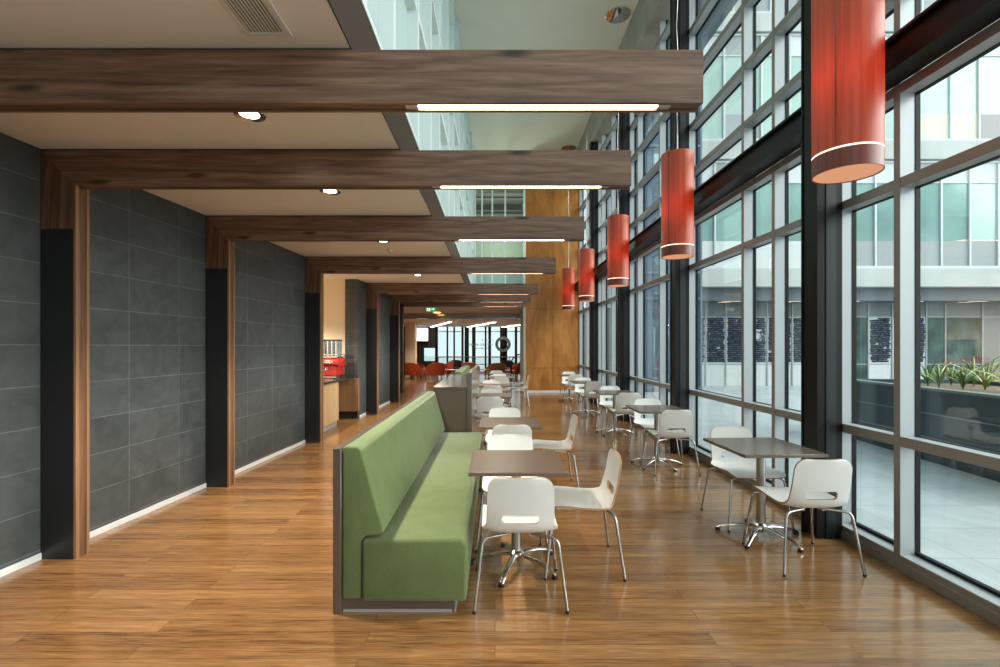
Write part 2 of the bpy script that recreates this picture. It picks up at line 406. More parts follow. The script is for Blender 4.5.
# ---------------------------------------------------------------- room shell
struct('floor', MB().box(-9, 2.95, YB-.1, 27.1, -.12, 0), 'floor', 'strand bamboo floor in honey and brown planks', 'floor')
m = MB()
def wall_seg(m, y0, y1, t=.2):
    ys_ = [y0]+[a for a, _ in WALL if y0 < a < y1]+[y1]
    m.prism([(xw(a), a) for a in ys_]+[(xw(a)-t, a) for a in ys_[::-1]], 'z', 0, CZ)
wall_seg(m, YB, 7.66)
struct('wall_left', m, 'slate_tile', 'dark slate tiled wall behind the near timber posts', 'wall')
m = MB(); wall_seg(m, 10.3, 15.75)
struct('wall_left', m, 'slate_tile', 'dark slate tiled wall beyond the coffee counter', 'wall')
PX0, PX1 = -3.22, xw(10.2)
m = MB().box(PX0, xw(10.3), 10.2, 10.3, 0, CZ)
struct('wall_pier', m, 'slate_tile_across', 'dark tiled pier facing us beside the coffee counter', 'wall')
m = MB().box(-6.0, PX0, 10.22, 10.32, 0, CZ)
struct('wall_recess', m, 'cream_wall', 'cream wall behind the red coffee machine', 'wall')
m = MB().box(-6.1, -6.0, 7.5, 10.32, 0, CZ).box(-6.0, xw(7.6)-.2, 7.5, 7.6, 0, CZ)
struct('wall_recess', m, 'cream_wall', 'cream side walls of the coffee counter recess', 'wall')
m = MB()
for a, b in ((YB, 7.62), (10.86, 13.08), (13.2, 15.6)):
    ys_ = [a]+[c for c, _ in WALL if a < c < b]+[b]
    m.prism([(xw(c)+.012, c) for c in ys_]+[(xw(c)+.001, c) for c in ys_[::-1]], 'z', 0.0, .046)
m.box(xw(10.5)+.001, xw(10.5)+.012, 10.3, 10.78, 0, .046)
struct('baseboard_left', m, 'skirting_white', 'thin pale skirting strip under the slate tiles', 'baseboard')
# ceilings
m = MB().box(-6.2, EX-.001, YB, YE, CZ, CZ+.33)
struct('ceiling', m, 'ceiling_beige', 'low beige plasterboard ceiling on the left side', 'ceiling')
m = MB().box(EX, EX+.006, YB, YE, CZ, 3.33)
struct('trim_1', m, 'fascia_brown', 'grey brown fascia along the low ceiling edge', 'trim')
m = MB().box(-.9, 2.66, YB, YE, UPZ, UPZ+.2)
struct('ceiling_high', m, 'ceiling_grey', 'high grey green ceiling over the tall void', 'ceiling')
m = MB().box(2.65, 3.0, YB, YE, 7.08, 8.2)
struct('trim_2', m, 'concrete', 'stained concrete edge beam along the high ceiling', 'beam')
# unseen wall behind the viewpoint, glazing added to let in more sky light
w = thing('window_12', 'unseen glazed screen added behind the viewpoint to let in sky light', 'window', (0, YB, 0), kind='structure')
mu = MB()
for x in (-3.4, -2.4, -1.5, -.7, .2, 1.1, 2.0, 2.9): mu.box(x-.03, x+.03, YB-.12, YB, 0, 8.0)
for z in (.05, .9, 2.7, 3.2, 4.7, 6.2, 7.95): mu.box(-3.4, 2.95, YB-.10, YB-.01, z-.035, z+.035)
mu.build('mullion', 'frame_grey', w)
MB().box(-3.4, 2.95, YB-.11, YB-.10, 0, 8).build('pane', 'window_glass', w)
struct('wall_front', MB().box(-6.2, -3.4, YB-.2, YB, 0, 3.3), 'cream_wall', 'plain cream wall beside the added glazed screen', 'wall')
# end wall: timber veneer panels, lintel, upper glazing
TX0, TX1 = 1.02, 2.86
wb = thing('wall_back', 'tall golden timber veneer wall at the far end', 'wall', (0, YE, 0), kind='structure')
xs = [TX0, 1.92, TX1]; zs = [.06, .82, 2.78, 7.9]
pm = MB()
for i in range(2):
    for j in range(3):
        pm.box(xs[i]+.005, xs[i+1]-.005, YE, YE+.03, zs[j]+.005, zs[j+1]-.005)
pm.build('veneer_panel', 'golden_veneer', wb)
MB().box(TX0, TX1, YE+.028, YE+.12, 0, 8.0).build('backing', 'dark_brown', wb)
struct('baseboard_back', MB().box(TX0, TX1-.05, YE-.015, YE+.02, 0, .075), 'skirting_white', 'white skirting under the golden timber wall', 'baseboard')
OX0 = -3.06
m = MB().box(OX0-.5, TX0-.02, YE, YE+.18, 2.86, 3.25).box(OX0-.5, OX0, YE, YE+.18, 0, 2.86)
struct('wall_lintel', m, 'dark_brown', 'dark brown lintel and jamb around the lounge opening', 'wall')
struct('trim_3', MB().box(TX0-.075, TX0-.002, YE-.02, 17.9, 0, 2.86), 'grey_plaster', 'pale grey right jamb of the lounge opening', 'trim')
w = thing('window_9', 'upper internal window over the lounge opening', 'window', (0, YE, 3.2), kind='structure')
mu = MB()
for x in (-.66, -.43, -.09, .34, .97): mu.box(x-.025, x+.025, YE-.04, YE+.06, 3.25, 8)
mu.build('mullion', 'frame_white', w)
tr = MB()
for z in (3.3,): tr.box(-.70, 1.0, YE-.03, YE+.05, z-.03, z+.03)
tr.build('transom', 'frame_white', w)
MB().box(-.70, 1.0, YE+.055, YE+.065, 3.25, 8).build('pane', 'inner_glass', w)
# room behind that window
m = MB().box(-.9, 1.2, 18.4, 18.5, 3.2, 8.2).box(-1.0, -.9, YE+.1, 18.5, 3.2, 8.2).box(1.05, 1.15, YE+.12, 18.5, 3.2, 8.2).box(-.9, 1.2, YE+.2, 18.5, 3.2, 3.25)
struct('wall_upper', m, 'green_grey', 'grey green room behind the upper internal window', 'wall')
m = MB()
for k, (z, r_) in enumerate(((5.95, .05), (6.25, .09), (6.45, .05), (6.85, .11), (7.2, .06))):
    m.tube([(-.9, 17.1+.1*k, z), (1.05, 17.1+.1*k, z)], r_, 10)
m.box(-.9, 1.05, 16.6, 17.0, 6.9, 7.2)
tag(m.build('ceiling_duct', 'duct_metal'), 'grey ducts and pipes behind the upper internal window', 'duct')
struct('wall_upper', MB().box(-.9, 1.05, 16.2, 16.25, 3.25, 4.35), 'frame_white', 'pale low partition behind the upper internal window', 'wall')
lamp('upper_room_fill', 'POINT', (.1, 16.9, 5.4), 60, (1, .93, .80), None, .2)  # unseen point lamp added to brighten the upper room
struct('ceiling_void_shade', MB().box(-.9, 1.05, 18.3, 18.38, 5.75, 8.0), 'vent_dark', 'dark sheet standing in for the unlit ceiling void behind the upper internal window', 'ceiling')  # near-black sheet painted for the shade of the void

# left upper internal glazing above the fascia
w = thing('window_8', 'pale mint internal glazing above the low ceiling', 'window', (EX-.02, 0, 3.33), kind='structure')
mu = MB(); tr = MB(); pn = MB()
ys = [YB, -3.6, -2.2, -.8, .55, 1.55, 2.55, 3.3, 4.33, 5.2, 6.0, 7.2, 8.1, 9.3, 10.6, 11.4, 12.8, 14.2, 15.6]
for y in ys: mu.box(EX-.10, EX+.0, y-.04, y+.04, 3.33, UPZ)
for z in (3.36, 4.62, 5.5, 7.05): tr.box(EX-.10, EX-.01, YB, YE-.05, z-.035, z+.035)
tr.box(EX-.10, EX+.012, YB, YE-.05, 3.33, 3.37)
pn.box(EX-.16, EX-.10, YB, YE-.05, 3.33, UPZ)
pn.build('pane', 'mint_panel', w); mu.build('mullion', 'frame_white', w); tr.build('transom', 'frame_white', w)

# ---------------------------------------------------------------- timber portal frames
ORD = ['nearest', 'second', 'third', 'fourth', 'fifth', 'sixth', 'farthest']
XR = .985; ZT = 2.972; BH = .255; BD = .095
strips = [(-.377, .797), (-.40, .78), (-.40, .77), (-.39, .77), (-.38, .77), (-.38, .75), (-.36, .74)]
for i, y in enumerate(frames_y):
    xl = xw(y)+.005; xi = xl+POSTW; BH = (.255, .255, .255, .255, .245, .21, .12)[i]; zb = ZT-BH; XR = (1.0, .99, .98, .975, .975, .985, 1.01)[i]
    extra = {0: 'lowest across the top of the view', 6: 'right in front of the lounge opening'}.get(i, '')
    lab = {0: 'nearest walnut beam, right across the top of the photo, with glowing underside',
           1: 'second walnut portal frame from us, its post nearest on the left',
           2: 'third walnut portal frame from us, post at the middle of the slate wall',
           3: 'fourth walnut portal frame from us, its post just before the coffee counter',
           4: 'fifth walnut portal frame from us, its post just past the coffee counter',
           5: 'sixth walnut portal frame, second last before the lounge opening',
           6: 'farthest walnut beam, shallow and right against the lounge opening'}[i]
    t = thing('portal_frame', lab, 'timber frame', (xl, y, 0), 'walnut portal frames')
    gy0, gy1 = y+.022, y+BD-.022                      # groove in the underside
    m = MB()
    m.prism([(xl, ZT), (XR, ZT), (XR, zb), (xi, zb)], 'y', y, gy0)
    m.prism([(xl, ZT), (XR, ZT), (XR, zb-.0), (xi, zb)], 'y', gy1, y+BD)
    m.box(xi-.1, XR-.001, gy0-.001, gy1+.001, zb+.035, ZT-.002)
    s0, s1 = strips[i]
    m.box(xi-.02, s0-.06, gy0-.001, gy1+.001, zb+.006, zb+.05)
    m.box(s1+.06, XR-.001, gy0-.001, gy1+.001, zb+.006, zb+.05)
    m.build('beam', 'walnut_x', t)
    b = MB().box(s0, s1, gy0+.004, gy1-.004, zb+.008, zb+.035, .004, 1).build('light_strip', 'strip_glow', t)
    tag(b, 'glowing warm strip set in the beam')
    for e0 in (s0-.06, s1): MB().box(e0, e0+.06, gy0, gy1, zb+.004, zb+.03).build('end_plate', 'aluminium', t)
    MB().box(xl, EX, y+.01, y+BD-.01, ZT-.002, CZ).build('shadow_gap', 'vent_dark', t)
    if i == 6: continue
    m = MB()
    PD = .116
    m.prism([(xl, ZT), (xi, zb), (xi, 2.40), (xl, 2.40)], 'y', y, y+PD)
    m.build('post_head', 'walnut_z', t)
    MB().box(xl, xi-.004, y+.001, y+PD-.001, 0.0, 2.40).build('post_plate', 'steel_plate', t)
    m = MB(); m.box(xi-.006, xi+.012, y, y+.028, 0, zb+.003).box(xi-.006, xi+.012, y+PD-.024, y+PD, 0, zb+.003)
    m.build('reveal_edge', 'oak_edge', t)
    MB().box(xi-.006, xi+.004, y+.028, y+PD-.024, 0, zb+.003).build('reveal_panel', 'walnut_z', t)

# ---------------------------------------------------------------- window wall on the right
cols_y = [3.82, 6.83, 9.84, 12.85]
TZ = [.89, 2.68, 3.33, 4.04, 4.70, 5.40, 6.08, 6.76]
bays = [(YB, -2.2, [-3.2], 'seventh'), (-2.2, .81, [-1.7, -.4], 'sixth'), (.81, 3.82, [1.73, 3.28], 'nearest'), (3.82, 6.83, [3.86, 4.75, 5.34], 'second'), (6.83, 9.84, [6.87, 8.06, 9.3], 'third'),
        (9.84, 12.85, [9.88, 11.4, 12.43], 'fourth'), (12.85, YE+.05, [12.9, 14.55, 15.72], 'fifth')]
wl = {'nearest': 'tall gridded window bay nearest us on the right', 'second': 'second window bay, between the first two black columns',
      'third': 'third window bay along the right, past the second black column', 'fourth': 'fourth window bay along the right, past the third black column',
      'fifth': 'last window bay against the golden timber wall', 'sixth': 'window bay beside the viewpoint', 'seventh': 'window bay behind the viewpoint'}
IX = 2.80
for k, (y0, y1, my, o_) in enumerate(bays):
    w = thing('window_%d' % (k+1), wl[o_], 'window', (IX, y0, 0), kind='structure')
    mu = MB(); ga = MB(); tr = MB()
    for y in my:
        mu.box(IX, IX+.10, y-.0, y+.05, .10, 7.1); ga.box(IX+.10, IX+.135, y-.004, y+.054, .10, 7.1)
    mu.build('mullion', 'frame_grey', w)
    cp = MB()
    for y in my: cp.box(IX-.004, IX, y-.001, y+.051, .105, 7.1)
    for z in TZ: cp.box(IX, IX+.004, y0, y1, z-.0345, z+.0345)
    cp.box(IX-.016, IX-.012, y0, y1, 0, .06).box(IX-.004, IX, y0, y1, .06, .1)
    cp.build('reflection_face', 'frame_reflection', w)  # thin faces carrying the painted floor reflection
    for z in TZ:
        tr.box(IX+.004, IX+.10, y0, y1, z-.034, z+.034); ga.box(IX+.10, IX+.135, y0, y1, z-.038, z+.038)
    tr.build('transom', 'frame_grey', w)
    ga.box(IX+.10, IX+.135, y0, y1, .10, .125)
    ga.build('gasket', 'gasket_black', w)
    MB().box(IX-.012, IX+.10, y0, y1, .0, .06).box(IX, IX+.16, y0, y1, .06, .105).build('sill', 'frame_grey', w)
    MB().box(IX+.136, IX+.148, y0, y1, .10, 7.1).build('glazing', 'window_glass', w)
cl = ['nearest black steel column, in front of the tall window', 'second black steel column from us along the window', 'third black steel column from us along the window', 'farthest black steel column, nearest the golden timber wall']
for y, l in zip(cols_y, cl):
    t = thing('steel_column', l, 'column', (2.69, y+.1, 0), 'black steel columns along the window', 'structure')
    MB().box(2.592, 2.793, y, y+.018, 0, 7.09).box(2.592, 2.793, y+.185, y+.203, 0, 7.09).build('flange', 'steel_black', t)
    MB().box(2.600, 2.70, y+.018, y+.185, 0, 7.09).build('web', 'steel_black', t)
    MB().box(2.66, 2.74, y-.006, y, 0, 7.0).build('cover_strip', 'steel_plate', t)
t = thing('steel_beam', 'long black steel beam running along the window wall above the pendants', 'beam', (2.69, 5, 3.36), None, 'structure')
ya = YB+.01
for yb in cols_y + [YE-.02]:
    MB().box(2.60, 2.79, ya, yb-.002, 3.36, 3.38).box(2.60, 2.79, ya, yb-.002, 3.565, 3.585).box(2.64, 2.66, ya, yb-.002, 3.38, 3.565).build('beam_length', 'steel_black', t)
    ya = yb+.205

# ---------------------------------------------------------------- pendants
PX = 2.37; PYS = [3.2, 6.17, 9.15, 12.3, 15.3]; PRAD = .20
pl = ['large red cylinder pendant nearest us, cut off by the top edge', 'second red cylinder pendant from us, beside the second column', 'third red cylinder pendant, middle of the row of five',
      'fourth red cylinder pendant from us, second smallest in view', 'smallest red cylinder pendant in view, against the golden timber wall']
for i, y in enumerate(PYS):
    zb, zt = 2.705, 4.035
    t = thing('pendant_lamp', pl[i], 'pendant lamp', (PX, y, zb), 'red pendant lamps')
    c = (PX, y, 0)
    zr = zb+.125
    m = MB().lathe([(PRAD, zr+.012), (PRAD, zt), (PRAD-.006, zt), (PRAD-.006, zr+.012)], c, 40, True)
    m.build('shade', 'red_veneer', t)
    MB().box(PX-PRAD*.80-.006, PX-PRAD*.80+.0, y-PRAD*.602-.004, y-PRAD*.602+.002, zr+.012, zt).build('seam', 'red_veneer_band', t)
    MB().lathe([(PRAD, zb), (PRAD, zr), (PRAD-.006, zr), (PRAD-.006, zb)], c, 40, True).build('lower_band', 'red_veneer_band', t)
    MB().lathe([(PRAD-.001, zr), (PRAD-.001, zr+.012), (PRAD-.005, zr+.012), (PRAD-.005, zr)], c, 40, True).build('light_ring', 'ring_glow', t)
    MB().lathe([(0, zb+.006), (PRAD-.007, zb+.006), (PRAD-.007, zb+.012), (0, zb+.012)], c, 40).build('diffuser', 'diffuser_glow', t)
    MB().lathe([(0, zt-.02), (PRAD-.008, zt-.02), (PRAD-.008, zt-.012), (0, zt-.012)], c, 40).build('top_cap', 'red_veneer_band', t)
    sway = [(PX+.012*math.sin(s*1.7+i)*math.sin(s/14*PI), y+.01*math.sin(s*1.1)*math.sin(s/14*PI), zt+(UPZ-.02-zt)*s/14) for s in range(15)]
    MB().tube([(PX, y, zt-.015)]+sway, .0045, 6).build('cable', 'aluminium', t)
    mm = MB()
    for sx in (-1, 1): mm.tube([(PX+sx*.012, y, zt-.015), (PX, y, zt+.5)], .002, 5)
    for sx in (-1, 1): mm.box(PX+sx*.19-.006, PX+sx*.19+.006, y-.006, y+.006, zt-.02, zt+.02)
    mm.build('suspension_wire', 'aluminium', t)
    MB().lathe([(0, UPZ-.02), (.22, UPZ-.02), (.235, UPZ-.012), (.235, UPZ), (0, UPZ)], c, 32).build('ceiling_rose', 'lens_chrome', t)
    lamp('pendant_bulb', 'POINT', (PX, y, zb+.62), 6, (1, .66, .42), t, .15)

# ---------------------------------------------------------------- ceiling fittings
dl = ['round chrome downlight half hidden behind the nearest walnut beam', 'round chrome downlight just behind the second walnut beam', 'round downlight in the bay behind the third walnut beam', 'round downlight behind the fourth walnut beam', 'round downlight behind the fifth walnut beam']
for (x, y), l in zip([(-1.52, 2.94), (-1.527, 4.40), (-1.53, 6.5), (-1.56, 9.6), (-1.58, 12.0)], dl):
    t = thing('ceiling_downlight', l, 'downlight', (x, y, CZ), 'downlights in the low ceiling')
    MB().lathe([(.058, -.001), (.09, -.008), (.094, -.004), (.094, 0), (.058, 0)], (x, y, CZ), 28).build('trim_ring', 'lens_chrome', t)
    MB().lathe([(0, -.003), (.058, -.002), (.058, 0), (0, 0)], (x, y, CZ), 24).build('lens', 'lamp_glow', t)
    lamp('downlight_beam', 'SPOT', (x, y, CZ-.02), 172, (1, .92, .80), t, .05, math.radians(105))
def vent(label, x0, x1, y0, y1, along):
    t = thing('ceiling_vent', label, 'air vent', ((x0+x1)/2, (y0+y1)/2, CZ))
    f = .022; z0, z1 = CZ-.008, CZ
    MB().box(x0, x0+f, y0, y1, z0, z1).box(x1-f, x1, y0, y1, z0, z1).box(x0+f, x1-f, y0, y0+f, z0, z1).box(x0+f, x1-f, y1-f, y1, z0, z1).build('frame', 'vent_grey', t)
    MB().box(x0+f, x1-f, y0+f, y1-f, CZ-.0015, CZ-.0005).build('backing', 'vent_dark', t)
    m = MB(); n = 11
    for k in range(n):
        if along == 'y':
            a = x0+f+(x1-x0-2*f)*(k+.28)/n; m.box(a, a+(x1-x0-2*f)/n*.48, y0+f, y1-f, CZ-.006, CZ-.0015)
        else:
            a = y0+f+(y1-y0-2*f)*(k+.28)/n; m.box(x0+f, x1-f, a, a+(y1-y0-2*f)/n*.48, CZ-.006, CZ-.0015)
    m.build('slats', 'vent_grey', t)
vent('slatted air vent in the ceiling at the top of the photo', -1.145, -.935, .9, 2.19, 'y')
vent('small air vent in the ceiling behind the third walnut beam', -2.68, -2.28, 6.4, 6.56, 'x')
t = thing('smoke_detector', 'small white smoke detector beside the third downlight', 'smoke detector', (-1.56, 7.05, CZ))
MB().lathe([(0, -.04), (.03, -.04), (.045, -.02), (.05, 0), (0, 0)], (-1.56, 7.05, CZ), 20).build('housing', 'white_enamel', t)
MB().lathe([(0, -.046), (.012, -.046), (.012, -.04), (0, -.04)], (-1.56, 7.05, CZ), 10).build('sensor', 'vent_dark', t)

# ---------------------------------------------------------------- chairs
def catmull(P, n):
    out = []; P = [Vector(p) for p in P]; Q = [P[0]*2-P[1]]+P+[P[-1]*2-P[-2]]
    for i in range(1, len(Q)-2):
        for k in range(n):
            t = k/n; a, b, c, d = Q[i-1], Q[i], Q[i+1], Q[i+2]
            out.append(.5*((2*b)+(c-a)*t+(2*a-5*b+4*c-d)*t*t+(3*b-a-3*c+d)*t**3))
    out.append(Q[-2]); return out
def fillet(pts, r=.04, n=5):
    out = [Vector(pts[0])]
    for a, b, c in zip(pts, pts[1:], pts[2:]):
        a, b, c = Vector(a), Vector(b), Vector(c)
        u = (a-b).normalized(); v = (c-b).normalized()
        p, q = b+u*r, b+v*r
        for k in range(n+1):
            t = k/n; out.append((1-t)**2*p+2*t*(1-t)*b+t*t*q)
    out.append(Vector(pts[-1])); return out
def make_shell():
    prof = catmull([(.245, .436), (.225, .450), (.17, .459), (.08, .455), (-.02, .444), (-.10, .434), (-.158, .434), (-.196, .449), (-.218, .485), (-.230, .535), (-.242, .60), (-.254, .68), (-.272, .787)], 10)
    S = [0]
    for a, b in zip(prof, prof[1:]): S.append(S[-1]+(b-a).length)
    T = S[-1]
    def at(s):
        s = min(max(s, 0), T)
        for i in range(len(S)-1):
            if S[i+1] >= s: 
                t = (s-S[i])/max(1e-9, S[i+1]-S[i]); p = prof[i].lerp(prof[i+1], t); d = (prof[i+1]-prof[i]).normalized(); return p, d
        return prof[-1], (prof[-1]-prof[-2]).normalized()
    def s_at_z(z):
        for i in range(len(S)-1, 0, -1):
            if prof[i-1].y <= z <= prof[i].y: return S[i-1]+(S[i]-S[i-1])*(z-prof[i-1].y)/(prof[i].y-prof[i-1].y)
    s0, s1 = s_at_z(.505), s_at_z(.563); rr = .022
    top = .075; fr = .05
    rows = [fr*(1-math.cos(a*PI/2/4)) for a in range(4)]
    rows += [fr+(s0-fr)*k/16 for k in range(16)]
    rows += [s0, s0+rr, s1-rr, s1]
    rows += [s1+(T-top-s1)*k/5 for k in range(1, 6)]
    rows += [T-top+top*math.sin(a*PI/2/6) for a in range(1, 7)]
    ir = rows.index(s0)
    def hw(s):
        x = s/T
        sb = s_at_z(.485)
        w = .230 if s < sb-.07 else (.230+(.203-.230)*min(1, (s-sb+.07)/.07) if s < sb else .203-.012*(s-sb)/(T-sb))
        if s < fr: w -= fr*(1-math.sqrt(max(0, 1-((fr-s)/fr)**2)))*.9
        if s > T-top: w -= top*(1-math.sqrt(max(0, 1-((s-(T-top))/top)**2)))
        return w
    F = [-1, -.88, -.70, -.545, -.43, -.2, 0, .2, .43, .545, .70, .88, 1]
    m = MB(); th = .0065
    top_v, bot_v = [], []
    for s in rows:
        p, d = at(s); n = Vector((-d.y, d.x))            # d=(dy,dz); n points up/forward
        n = Vector((d.y, -d.x)) if Vector((d.y, -d.x)).dot(Vector((.45, 1))) > 0 else Vector((-d.y, d.x))
        w = hw(s); a, b = [], []
        for f in F:
            k = .012*f*f+.016*f*f*f*f*max(0, 1-abs(s-s_at_z(.44))/.2)
            q = p+n*k
            a.append(m.v((f*w, (q+n*th).x, (q+n*th).y))); b.append(m.v((f*w, (q-n*th).x, (q-n*th).y)))
        top_v.append(a); bot_v.append(b)
    NR, NC = len(rows), len(F)
    hole = set()
    for i in (ir, ir+1, ir+2):
        for j in range(3, 9): hole.add((i, j))
    corner = {(ir, 3): (0, 0), (ir, 8): (0, 1), (ir+2, 3): (1, 0), (ir+2, 8): (1, 1)}
    arcs = {}
    for key, (ci, cj) in corner.items():
        i, j = key
        io, ii = (i, i+1) if ci == 0 else (i+1, i)      # outer row / inner row
        jo, ji = (j, j+1) if cj == 0 else (j+1, j)
        for nm, V in (('t', top_v), ('b', bot_v)):
            O, A, B, I = V[io][jo], V[ii][jo], V[io][ji], V[ii][ji]   # A on outer column, B on outer row, I centre of the arc
            arc = [A]
            for k in range(1, 4):
                t = k/4*PI/2
                arc.append(m.v(I.co+(A.co-I.co)*math.cos(t)+(B.co-I.co)*math.sin(t)))
            arc.append(B)
            arcs[key, nm] = arc
            for x, y in zip(arc, arc[1:]): m.face([O, x, y])
        for k in range(4):
            m.mi = 1; m.face([arcs[key, 't'][k], arcs[key, 't'][k+1], arcs[key, 'b'][k+1], arcs[key, 'b'][k]]); m.mi = 0
    for i in range(NR-1):
        for j in range(NC-1):
            if (i, j) in hole: continue
            m.face([top_v[i][j], top_v[i][j+1], top_v[i+1][j+1], top_v[i+1][j]])
            m.face([bot_v[i][j], bot_v[i+1][j], bot_v[i+1][j+1], bot_v[i][j+1]])
    m.mi = 1
    for i in range(NR-1):
        for j in (0, NC-1): m.face([top_v[i][j], top_v[i+1][j], bot_v[i+1][j], bot_v[i][j]])
    for j in range(NC-1):
        for i in (0, NR-1): m.face([top_v[i][j], top_v[i][j+1], bot_v[i][j+1], bot_v[i][j]])
    for j in range(4, 8):                                # straight slot edges
        for i in (ir, ir+3): m.face([top_v[i][j], top_v[i][j+1], bot_v[i][j+1], bot_v[i][j]])
    for j in (3, 9): m.face([top_v[ir+1][j], top_v[ir+2][j], bot_v[ir+2][j], bot_v[ir+1][j]])
    loose = [v for v in m.bm.verts if not v.link_faces]
    bmesh.ops.delete(m.bm, geom=loose, context='VERTS')
    return m
chair0 = thing('dining_chair', '', 'chair')
make_shell().build('seat_shell', ['white_lacquer', 'ply_edge'], chair0, 50)
for sx in (-1, 1):
    for sy in (-1, 1):
        zt = .418 if sy < 0 else .434
        yk = -.150 if sy < 0 else .165
        lg = MB().tube(fillet([(sx*.271, sy*.262, .006), (sx*.222, sy*.208, zt-.006), (sx*.07, yk, zt)], .045, 6), .0095, 8).build('leg', 'leg_chrome', chair0, 60)
        MB().lathe([(0, 0), (.011, 0), (.011, .016), (0, .016)], (sx*.271, sy*.262, 0), 8).build('glide', 'black_rubber', lg)
MB().box(-.085, -.06, -.155, .17, .405, .419).box(.06, .085, -.155, .17, .405, .419).box(-.085, .085, -.02, .04, .405, .417).build('seat_frame', 'chrome', chair0)
first = [True]
def chair(x, y, deg, label, group):
    if first[0]:
        first[0] = False
        chair0.location = (x, y, 0); chair0.rotation_euler = (0, 0, math.radians(deg)); chair0['label'] = label; chair0['group'] = group
    else: dup(chair0, (x, y, 0), math.radians(deg), label, group)
GL, GR = 'white chairs along the green benches', 'white chairs along the window'
A = 'white plywood chair '
chair(.15, 3.015, 0, A+'with its slotted back to us, nearest beside the green bench', GL)
chair(.605, 3.41, 88, A+'seen from the side, at the right of the nearest bench table', GL)
chair(.13, 3.84, 180, A+'facing us behind the nearest taupe table by the bench', GL)
chair(.165, 4.87, 0, A+'with shaded back to us, before the second bench table', GL)
chair(.62, 5.22, 90, A+'seen from the side, at the right of the second bench table', GL)
chair(.12, 5.62, 180, A+'facing us behind the second bench table', GL)
chair(-.08, 7.42, 0, A+'with its back to us beside the brown cabinet divider', GL)
chair(-.06, 8.25, 180, A+'facing us behind the third table, beside the brown cabinet divider', GL)
chair(-.05, 9.45, 0, A+'with its back to us at the fourth table of the bench row', GL)
chair(-.08, 10.32, 180, A+'facing us behind the fourth table of the bench row', GL)
chair(.15, 11.93, 0, A+'with its back to us at the fifth table of the bench row', GL)
chair(.61, 12.32, 90, A+'seen from the side against the lounge opening, at the fifth bench table', GL)
chair(.12, 12.82, 180, A+'facing us between the fifth and farthest bench tables', GL)
chair(.61, 13.98, 90, A+'seen from the side at the farthest bench table', GL)
chair(.05, 14.50, 180, A+'facing us behind the farthest bench table, smallest of that row', GL)
chair(2.215, 3.455, 0, A+'with its slotted back to us, nearest by the window', GR)
chair(2.225, 4.23, 180, A+'facing us behind the nearest window table', GR)
chair(2.175, 5.93, 0, A+'with its back to us at the second window table', GR)
chair(2.21, 6.63, 180, A+'facing us behind the second window table', GR)
chair(2.19, 8.0, 0, A+'with its back to us at the third window table', GR)
chair(2.19, 8.80, 180, A+'facing us behind the third window table', GR)
chair(2.14, 10.46, 0, A+'with its back to us at the fourth window table', GR)
chair(2.13, 11.24, 180, A+'facing us behind the fourth window table', GR)
chair(2.17, 13.02, 0, A+'with its back to us at the farthest window table', GR)
chair(2.19, 13.85, 180, A+'facing us behind the farthest window table, against the timber wall', GR)

# ---------------------------------------------------------------- tables
def make_table(mat, rot):
    t = thing('cafe_table', '', 'table')
    MB().box(-.32, .32, -.33, .33, .717, .742, .003, 1).build('table_top', mat, t)
    MB().box(-.14, .14, -.14, .14, .705, .717).build('mounting_plate', 'black_rubber', t)
    MB().lathe([(0, .09), (.034, .09), (.034, .706), (0, .706)], (0, 0, 0), 20).build('column', 'satin_steel', t)
    MB().lathe([(0, .045), (.030, .045), (.052, .075), (.052, .10), (.036, .115), (0, .115)], (0, 0, 0), 20).build('hub', 'chrome', t)
    for k in range(5):
        a = rot+k*2*PI/5
        d = Vector((math.cos(a), math.sin(a), 0)); s = Vector((-d.y, d.x, 0))
        m = MB(); rings = []
        for j in range(9):
            u = j/8; r = .03+u*.30; z = .098-.066*u**2.2; w = .024-.007*u; h = .026-.010*u
            p = d*r
            rings.append([m.v(p+s*w*math.cos(q)+Vector((0, 0, z-h*.5+h*.55*math.sin(q)))) for q in [2*PI*e/8 for e in range(8)]])
        for x, y in zip(rings, rings[1:]):
            for e in range(8): m.face([x[e], x[(e+1) % 8], y[(e+1) % 8], y[e]])
        m.face(rings[0][::-1]); m.face(rings[-1])
        arm = m.build('base_arm', 'chrome', t, 60)
        p = d*.318
        MB().lathe([(0, 0), (.019, 0), (.021, .006), (.019, .022), (0, .024)], (p.x, p.y, 0), 12).build('glide', 'black_rubber', arm)
    return t
tabl = make_table('taupe_laminate', math.radians(-110)); tabr = make_table('bronze_laminate', math.radians(6))
lt = [(.15, 3.36, 'taupe square table nearest us beside the green bench'), (.16, 5.06, 'second taupe table beside the green bench'), (-.04, 7.86, 'third table of the bench row, beside the brown cabinet divider'),
      (-.03, 9.90, 'fourth table of the bench row, just past the cabinet divider'), (.165, 12.38, 'fifth table of the bench row, before the lounge opening'), (.15, 14.02, 'farthest table of the bench row, nearest the lounge')]
rt = [(2.16, 3.86, 'dark square table nearest us by the window'), (2.10, 6.16, 'second dark table along the window, by the second black column'), (2.11, 8.38, 'third dark table along the window'), (2.06, 10.78, 'fourth dark table along the window'), (2.09, 13.3, 'farthest dark table along the window, near the timber wall')]
for proto, lst, g in ((tabl, lt, 'taupe tables along the benches'), (tabr, rt, 'dark tables along the window')):
    for i, (x, y, l) in enumerate(lst):
        if i == 0: proto.location = (x, y, 0); proto['label'] = l; proto['group'] = g; proto.rotation_euler = (0, 0, math.radians(2 if proto is tabr else 0))
        else: dup(proto, (x, y, 0), math.radians(R.uniform(-1.5, 1.5)), l, g)

